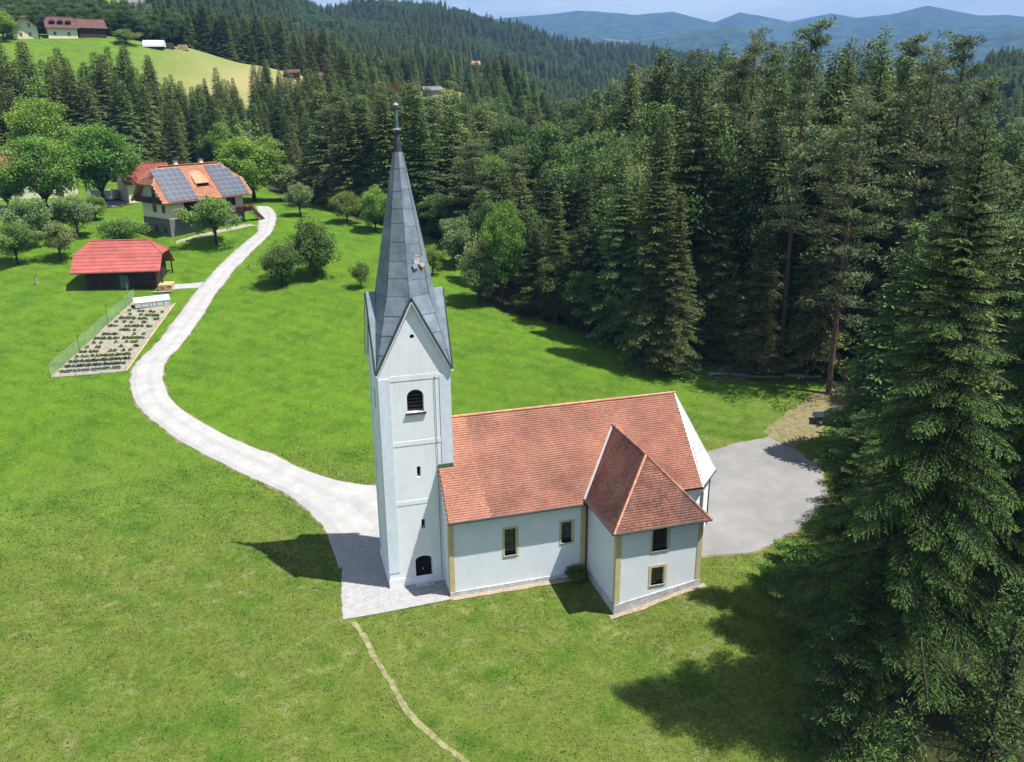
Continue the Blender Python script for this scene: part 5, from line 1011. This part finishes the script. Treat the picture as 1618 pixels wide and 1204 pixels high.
def veg():
    rng = np.random.RandomState(5); acc = {'cabbage': Acc(), 'fruit': Acc(), 'fruit_dark': Acc()}
    for row in range(16):
        f = .05+row*.056; a = G[0].lerp(G[3], f); b = G[1].lerp(G[2], f); k = 'cabbage' if row < 3 else ('fruit_dark' if row in (7, 10, 12, 13) else 'fruit'); dens = [1., 1., 1., .9, .7, .5, .45, .7, .3, .5, .7, .35, .65, .6, .3, .2][row]
        for q in range(int((b-a).length/.42)):
            if rng.rand() > dens: continue
            p = a.lerp(b, .06+.88*(q+rng.rand()*.5)/((b-a).length/.42)); n = 24; c = np.array([p.x, p.y, H1(p.x, p.y)+.10]); d = rng.normal(size=(n, 3)); d[:, 2] = np.abs(d[:, 2]); d /= np.linalg.norm(d, axis=1)[:, None]
            V, F = kites(c+d*.05, d, .34*rng.uniform(.6, 1.1, n), .18, rng, .2); acc[k].add(V, F, rng.rand(n))
    for k, a in acc.items(): tag(ob('vegetable_plants', a.mesh('vegetable_plants', M[k])), {'cabbage': 'blue-green cabbages at the lower end of the garden', 'fruit': 'light green vegetable rows in the garden', 'fruit_dark': 'dark green vegetable rows in the upper garden'}[k], 'vegetables', kind='stuff')
veg()
# --- other farm buildings
def gable_house(name, x, y, z, rz, L, W, hE, hR, wallm, roofm, label, cat='house', ov=.6, rows=0, wins=(), dorm=0, door=None, cut=(0.01, .999), chim=False, ribs=0):
    h = frame(x, y, z, rz, name, label, cat); f = cut[1]
    MB().box(ov, L-ov, ov, W-ov, -1.5, hE+.3).build('wall', M[wallm], h)
    zt = lambda v: hE+(hR-hE)*(v/(W/2) if v < W/2 else (W-v)/(W/2))-.12; top = W/2 if f > .99 else W/2*f+.3
    for gx in (ov, L-ov-.2): MB().hexa([(gx, ov, hE+.3), (gx+.2, ov, hE+.3), (gx+.2, W-ov, hE+.3), (gx, W-ov, hE+.3)], [(gx, top-.05, zt(top)-.05), (gx+.2, top-.05, zt(top)-.05), (gx+.2, W-top+.05, zt(top)-.05), (gx, W-top+.05, zt(top)-.05)]).build('gable', M[wallm], h)
    R = half_hip_roof(h, L, W, hE, hR, cut, roofm, .12, rows=rows, ribs=ribs)
    for (face, u0, u1, v0, v1) in wins:
        O, U, N = {'s': ((0, ov, 0), (1, 0, 0), (0, -1, 0)), 'w': ((ov, W, 0), (0, -1, 0), (-1, 0, 0)), 'e': ((L-ov, 0, 0), (0, 1, 0), (1, 0, 0))}[face]; simple_window(h, O, U, N, u0, u1, v0, v1)
    for k in range(dorm):
        u = L*(k+1)/(dorm+1.2); s = .3; yy = W/2*s; zz = hE+(hR-hE)*s; d = empty('dormer', (0, 0, 0)); d.parent = h
        MB().box(u-.6, u+.6, yy, yy+1.6, zz-.1, zz+.95).build('front', M['dark'], d); MB().hexa([(u-.9, yy-.3, zz+.9), (u+.9, yy-.3, zz+.9), (u+.9, yy+2.2, zz+1.1), (u-.9, yy+2.2, zz+1.1)], [(u-.2, yy-.3, zz+1.5), (u+.2, yy-.3, zz+1.5), (u+.2, yy+2.2, zz+1.6), (u-.2, yy+2.2, zz+1.6)]).build('roof', M[roofm], d)
    if door: MB().box(door[0], door[1], ov-.06, ov-.003, 0, 2.1).build('door', M['wood_brown'], h)
    if chim:
        c = empty('chimney', (0, 0, 0)); c.parent = R; MB().box(L*.4, L*.4+.6, W/2+.2, W/2+.8, hR-.8, hR+.9).build('stack', M['cream'], c); MB().box(L*.4-.07, L*.4+.67, W/2+.13, W/2+.87, hR+.9, hR+1.0).build('cap', M['greywall'], c)
    return h
gable_house('farmhouse', -59, 134.5, H1(-52, 138), .12, 17, 9, 5.0, 9.4, 'cream', 'orange_tile', 'long farm building with orange tiled roof hidden behind the big trees', rows=.34, wins=(('s', 2, 3.2, 1.5, 2.8), ('s', 6, 7.2, 1.5, 2.8), ('s', 10, 11.2, 1.5, 2.8)), door=(13, 14.2), chim=True)
gable_house('outbuilding', -31.5, 123, H1(-29, 125), .4, 9.5, 8, 3.6, 7.0, 'cream', 'red_tile', 'red roofed outbuilding directly behind the solar panel house', rows=.34, wins=(('s', 2, 3, 1.4, 2.6), ('s', 6, 7, 1.4, 2.6)), door=(4, 5.1))
# hill farm
hzz = lambda x, y: H1(x, y)
gable_house('hill_house', -67.0, 257.6, hzz(-70, 257), 1.78, 9, 9.4, 3.6, 7.0, 'cream', 'maroon_tile', 'cream house with broad dark gable, leftmost on the hill', wins=(('w', 3.0, 3.8, 3.5, 4.9), ('w', 5.6, 6.4, 3.5, 4.9), ('w', 3.0, 3.9, 1, 2.2), ('w', 5.5, 6.4, 1, 2.2)), ov=1.2, cut=(1.3, .82))
gable_house('hill_house', -66.2, 258.8, hzz(-62, 259.6), .25, 9.6, 7, 3.3, 6.7, 'cream', 'maroon_tile', 'long cream house with red roof and three dormers, middle of the hill farm', wins=(('s', 2, 3, 1, 2.2), ('s', 6, 7, 1, 2.2)), dorm=3, cut=(1.2, .6))
gable_house('hill_barn', -57.4, 261.4, hzz(-54, 262), .36, 9.0, 7, 3.2, 6.0, 'wood_dark', 'maroon_tile', 'dark timber barn with red roof, right end of the hill farm', 'barn', ov=.5)
gable_house('hill_shed', 5.0, 261.0, hzz(8, 261)-.3, -.1, 5.5, 4, 2.3, 3.4, 'wood_brown', 'maroon_tile', 'long low brown shed at the edge of the hay field', 'shed', ov=.3)
gable_house('hill_shed', 13.0, 261.5, hzz(15, 262)-.3, -.15, 5.5, 4, 2.3, 3.6, 'wood_dark', 'maroon_tile', 'dark shed at the right end of the hay field', 'shed', ov=.3)
gable_house('hill_house', -79, 577, hzz(-75, 577), .2, 14, 8, 3.8, 6.6, 'frame_white', 'greywall', 'white house with grey roof far up the wooded hill', wins=(('s', 2, 3.2, 1, 2.3), ('s', 8, 9.2, 1, 2.3)))
gable_house('distant_house', 194, 764, hzz(198, 765)-.3, -.2, 9.0, 8, 4, 8, 'cream', 'orange_tile', 'small house with orange-red roof alone among the distant trees', wins=(('s', 2, 3.2, 1, 2.3),))
gable_house('distant_shed', 66, 328, hzz(69, 328), .1, 9, 5, 2.4, 4.0, 'wood_grey', 'greywall', 'grey roofed shed in the small clearing above the spire', 'shed')
gable_house('distant_shed', 103, 404, hzz(107, 404), .05, 9, 5, 2.4, 3.8, 'wood_grey', 'greywall', 'grey roofed shed right of the other one in the clearing', 'shed')
PT = frame(-38.6, 264, hzz(-36, 264), -.12, 'polytunnel', 'white plastic polytunnel on the hill beside the log piles', 'greenhouse')
mb = MB(); n = 10
for k in range(n):
    a, b = math.pi*k/n, math.pi*(k+1)/n; mb.poly([(0, 2.2*math.cos(a), 2.1*math.sin(a)), (6.5, 2.2*math.cos(a), 2.1*math.sin(a)), (6.5, 2.2*math.cos(b), 2.1*math.sin(b)), (0, 2.2*math.cos(b), 2.1*math.sin(b))])
mb.build('film', M['poly'], PT)
for x in (0, 6.5):
    for k in range(n): a, b = math.pi*k/n, math.pi*(k+1)/n; MB().bar((x, 2.22*math.cos(a), 2.12*math.sin(a)), (x, 2.22*math.cos(b), 2.12*math.sin(b)), .05).build('hoop', M['alu'], PT)
MB().poly([(6.48, 2.2*math.cos(math.pi*k/10), 2.1*math.sin(math.pi*k/10)) for k in range(11)]).build('end_sheet', M['poly'], PT)
for q, (lx, ly, w, lab) in enumerate(((-31.6, 265.0, 5.0, 'brown log pile beside the white polytunnel'), (-26.8, 265.4, 4.0, 'orange log pile, right one on the hill'))):
    lp = frame(lx, ly, hzz(lx, ly), -.1, 'log_pile', lab, 'logs')
    lm = MB().bar((0, 0, 0), (0, 2.5, 0), .24, .24, 7).mesh('log', M['wood_brown' if q == 0 else 'wood_fresh'])
    for r in range(4):
        for k in range(int(w/.5)-r): o = ob('log', lm, lp); o.location = (-w/2+k*.5+r*.25, 0, .24+r*.43)
plant('shrub', BK['fruit'][0], -43.6, 261, .8, 1, 'round olive shrub on the hill right of the hill barn', 'shrub', sxy=1.2)
plant('broadleaf_tree', BK['bright'][0], -77.5, 255, .8, 1, 'bright tree at the left picture edge beside the hill house', 'tree', sxy=1.0)
# --- vehicles
def car(name, x, y, rz, paint, label, L=4.3, W=1.75, Ht=1.48, van=False):
    c = empty(name, (x, y, H1(x, y)+.03), rz, label, 'van' if van else 'car'); hw = W/2
    prof = [(-L/2, .35), (L/2, .35), (L/2, .72), (L*.40, .84), (L*.22, .93), (-L*.44, .97), (-L/2, .8)] if not van else [(-L/2, .35), (L/2, .35), (L/2, .85), (L*.40, 1.05), (-L/2, 1.05)]
    MB().hexa([(a, -hw, b) for a, b in prof], [(a, hw, b) for a, b in prof]).build('body', M[paint], c)
    cab = [(L*.22, .93), (L*.06, Ht), (-L*.30, Ht), (-L*.44, .97)] if not van else [(L*.40, 1.05), (L*.24, Ht), (-L*.495, Ht), (-L*.495, 1.05)]
    MB().hexa([(a, -hw*.93+(.1 if b > 1.2 else 0), b) for a, b in cab], [(a, hw*.93-(.1 if b > 1.2 else 0), b) for a, b in cab]).build('cabin', M['glass' if not van else paint], c)
    MB().box(cab[2][0]+.05, cab[1][0]-.03, -hw*.84, hw*.84, Ht-.03, Ht+.03).build('roof', M[paint], c)
    (ax, az), (bx_, bz_) = cab[0], cab[1]; MB().hexa([(ax+.01, -hw*.82, az+.05), (ax+.01, hw*.82, az+.05), (ax+.03, hw*.82, az+.05), (ax+.03, -hw*.82, az+.05)], [(bx_+.01, -hw*.75, bz_-.05), (bx_+.01, hw*.75, bz_-.05), (bx_+.03, hw*.75, bz_-.05), (bx_+.03, -hw*.75, bz_-.05)]).build('windscreen', M['glass'], c)
    for sx in (-.31, .31):
        for sy in (-1, 1):
            wh = empty('wheel', (0, 0, 0)); wh.parent = c; MB().bar((L*sx, sy*(hw-.2), .32), (L*sx, sy*(hw+.01), .32), .32, .32, 14).build('tyre', M['rubber'], wh); MB().bar((L*sx, sy*(hw-.05), .32), (L*sx, sy*(hw+.02), .32), .19, .19, 10).build('rim', M['alu'], wh)
    for sy in (-1, 1): MB().box(L/2-.03, L/2+.02, sy*hw*.75-.16, sy*hw*.75+.16, .62, .76).build('headlight', M['alu'], c); MB().box(-L/2-.02, -L/2+.03, sy*hw*.8-.12, sy*hw*.8+.12, .66, .8).build('tail_light', M['red_metal'], c)
    return c
car('parked_car', CAR[0]-1.5, CAR[1]+.3, 2.6, 'blue_paint', 'dark car parked on the shady track, half hidden by the giant spruce')
car('parked_van', VAN1[0], VAN1[1]-.3, 1.9, 'white_paint', 'white van parked left under the big tree by the farm', 4.8, 1.9, 2.1, True); car('parked_van', VAN2[0]+.8, VAN2[1], 1.4, 'white_paint', 'white van parked nearer the solar panel house', 4.4, 1.8, 1.9, True)
# --- felled logs and brush
for q, (a, b, r0, lab) in enumerate(((LOG[0], LOG[1], .2, 'long felled log lying at the forest edge, left one'), (LOG[2], LOG[3], .24, 'shorter pale felled log at the forest edge, right one'))):
    z0, z1 = H1(*a)+.2, H1(*b)+.2; lg = empty('felled_log', (a[0], a[1], z0), 0, lab, 'log'); e = Vector((b[0]-a[0], b[1]-a[1], z1-z0))
    V, F = tube([tuple(e*t+Vector((0, 0, .06*math.sin(t*7)))) for t in np.linspace(0, 1, 9)], [r0*(1-.35*t) for t in np.linspace(0, 1, 9)], 9); mesh_np('log', V, F, M['wood_grey'], lg, smooth=True)
    MB().bar((0, 0, 0), tuple(e.normalized()*.03), r0*1.0, r0*.99, 9).build('cut_face', M['wood_fresh'], lg)
    for t in (.3, .55, .8): p = e*t; MB().bar(tuple(p), (p.x+.1, p.y-.05, p.z+.42), .035, .02).build('branch_stub', M['wood_grey'], lg)
def brush():
    rng = np.random.RandomState(3); acc = Acc()
    for k in range(260):
        x, y = 48.5+rng.normal()*3.2, 28.6+rng.normal()*.9; z = H1(x, y)+abs(rng.normal())*.35; a = rng.rand()*6.28; l = rng.uniform(.6, 2.4); acc.add(*tube([[x, y, z], [x+math.cos(a)*l, y+math.sin(a)*l*.6, z+rng.normal()*.2]], [.03, .01], 4))
    tag(ob('brush_heap', acc.mesh('brush_heap', M['wood_grey'])), 'heap of cut grey brushwood behind the felled logs', 'brushwood', kind='stuff')
brush()
PO = empty('stump_post', POST, 0, 'lone wooden post on the grass at the far left', 'post'); MB().bar((0, 0, -.2), (0, 0, 1.25), .16, .14, 8).build('shaft', M['wood_grey'], PO); MB().bar((0, 0, 1.25), (0, 0, 1.32), .17, .1, 8).build('cap', M['wood_dark'], PO)
# ------------------------------------------------------------------ grass
def grass_mat():
    m = bpy.data.materials.new('grass_blades'); m.use_nodes = True; t = m.node_tree; b = t.nodes['Principled BSDF']; b.inputs['Roughness'].default_value = .8; b.inputs['Specular IOR Level'].default_value = .1
    g = t.nodes.new('ShaderNodeGroup'); g.node_tree = GG; a = t.nodes.new('ShaderNodeAttribute'); a.attribute_name = 'tint'; hv = t.nodes.new('ShaderNodeHueSaturation'); mr = t.nodes.new('ShaderNodeMapRange'); mr.inputs['To Min'].default_value = .72; mr.inputs['To Max'].default_value = 1.4
    t.links.new(a.outputs['Fac'], mr.inputs['Value']); t.links.new(mr.outputs[0], hv.inputs['Value']); t.links.new(g.outputs[0], hv.inputs['Color']); t.links.new(hv.outputs[0], b.inputs['Base Color'])
    up = t.nodes.new('ShaderNodeCombineXYZ'); up.inputs[2].default_value = 1; t.links.new(up.outputs[0], b.inputs['Normal'])
    tr = t.nodes.new('ShaderNodeBsdfTranslucent'); t.links.new(hv.outputs[0], tr.inputs['Color']); ms = t.nodes.new('ShaderNodeMixShader'); ms.inputs[0].default_value = .12; t.links.new(b.outputs[0], ms.inputs[1]); t.links.new(tr.outputs[0], ms.inputs[2]); t.links.new(ms.outputs[0], t.nodes['Material Output'].inputs['Surface']); return m
def grass():
    rng = np.random.RandomState(23); gm = grass_mat(); road = [tuple(q) for q in RA]+[tuple(q) for q in RB[::-1]]
    tr_ = [tuple(q) for q in TR_-tn*.14]+[tuple(q) for q in (TR_+tn*.14)[::-1]]
    n = 430000; r = np.where(rng.rand(n) < .6, rng.uniform(28, 82, n), rng.uniform(30, 150, n)); r = np.where(rng.rand(n) < sst(110, 150, r), rng.uniform(30, 85, n), r); az = rng.uniform(-.74, .72, n); x = CX+r*np.sin(az+YAW); y = CY+r*np.cos(az+YAW)
    k = in_poly(x, y, MEADOW)
    for P in (PAVING, LOT, road, SIDE, GARDEN, tr_, [(-.3,-.3),(5.5,-.3),(5.5,5.5),(-.3,5.5)], [(4,-3.1),(15,-3.1),(15,-2),(28,-2),(28,8),(4,8)], [(14.6,-8.7),(22.7,-8.7),(22.7,0),(14.6,0)]): k &= ~in_poly(x, y, P)
    x, y, r = x[k], y[k], r[k]; n = len(x); P = np.stack([x, y, Hh(x, y)-.02], 1); D = rng.normal(size=(n, 3))*.8; D[:, 2] = .52
    cl = .5+fbm(x*.9, y*.9, 3, 51); sz = (.08+.05*rng.rand(n)+.08*np.clip(cl-.45, 0, 1))*np.interp(r, [35, 140], [.9, 1.7])
    V, F = kites(P, D, sz, sz*.75, rng, .0); tag(mesh_np('grass', V, F, gm, tint=np.clip(.40+.30*rng.normal(size=n)+1.0*fbm(x*.7, y*.7, 4, 61), 0, 1)), 'short green meadow grass around the church', 'grass', kind='stuff')
grass()
# ------------------------------------------------------------------ haze
def haze():
    m = bpy.data.materials.new('haze_air'); m.use_nodes = True; t = m.node_tree; t.nodes.clear(); o = t.nodes.new('ShaderNodeOutputMaterial'); v = t.nodes.new('ShaderNodeVolumePrincipled')
    v.inputs['Color'].default_value = (.21, .44, .92, 1); v.inputs['Density'].default_value = HAZE; v.inputs['Anisotropy'].default_value = 0; v.inputs['Density Attribute'].default_value = ''; t.links.new(v.outputs[0], o.inputs['Volume'])
    lo = float(min(vv.co.z for vv in bpy.data.objects['ground'].data.vertices))-1.5; hi = float(max(vv.co.z for vv in bpy.data.objects['ground'].data.vertices))+60
    b = MB().box(-26000, 26000, -26000, 26000, lo, hi).build('haze', m); tag(b, kind='stuff'); b.display_type = 'WIRE'
HAZE = 1.3e-4
haze()
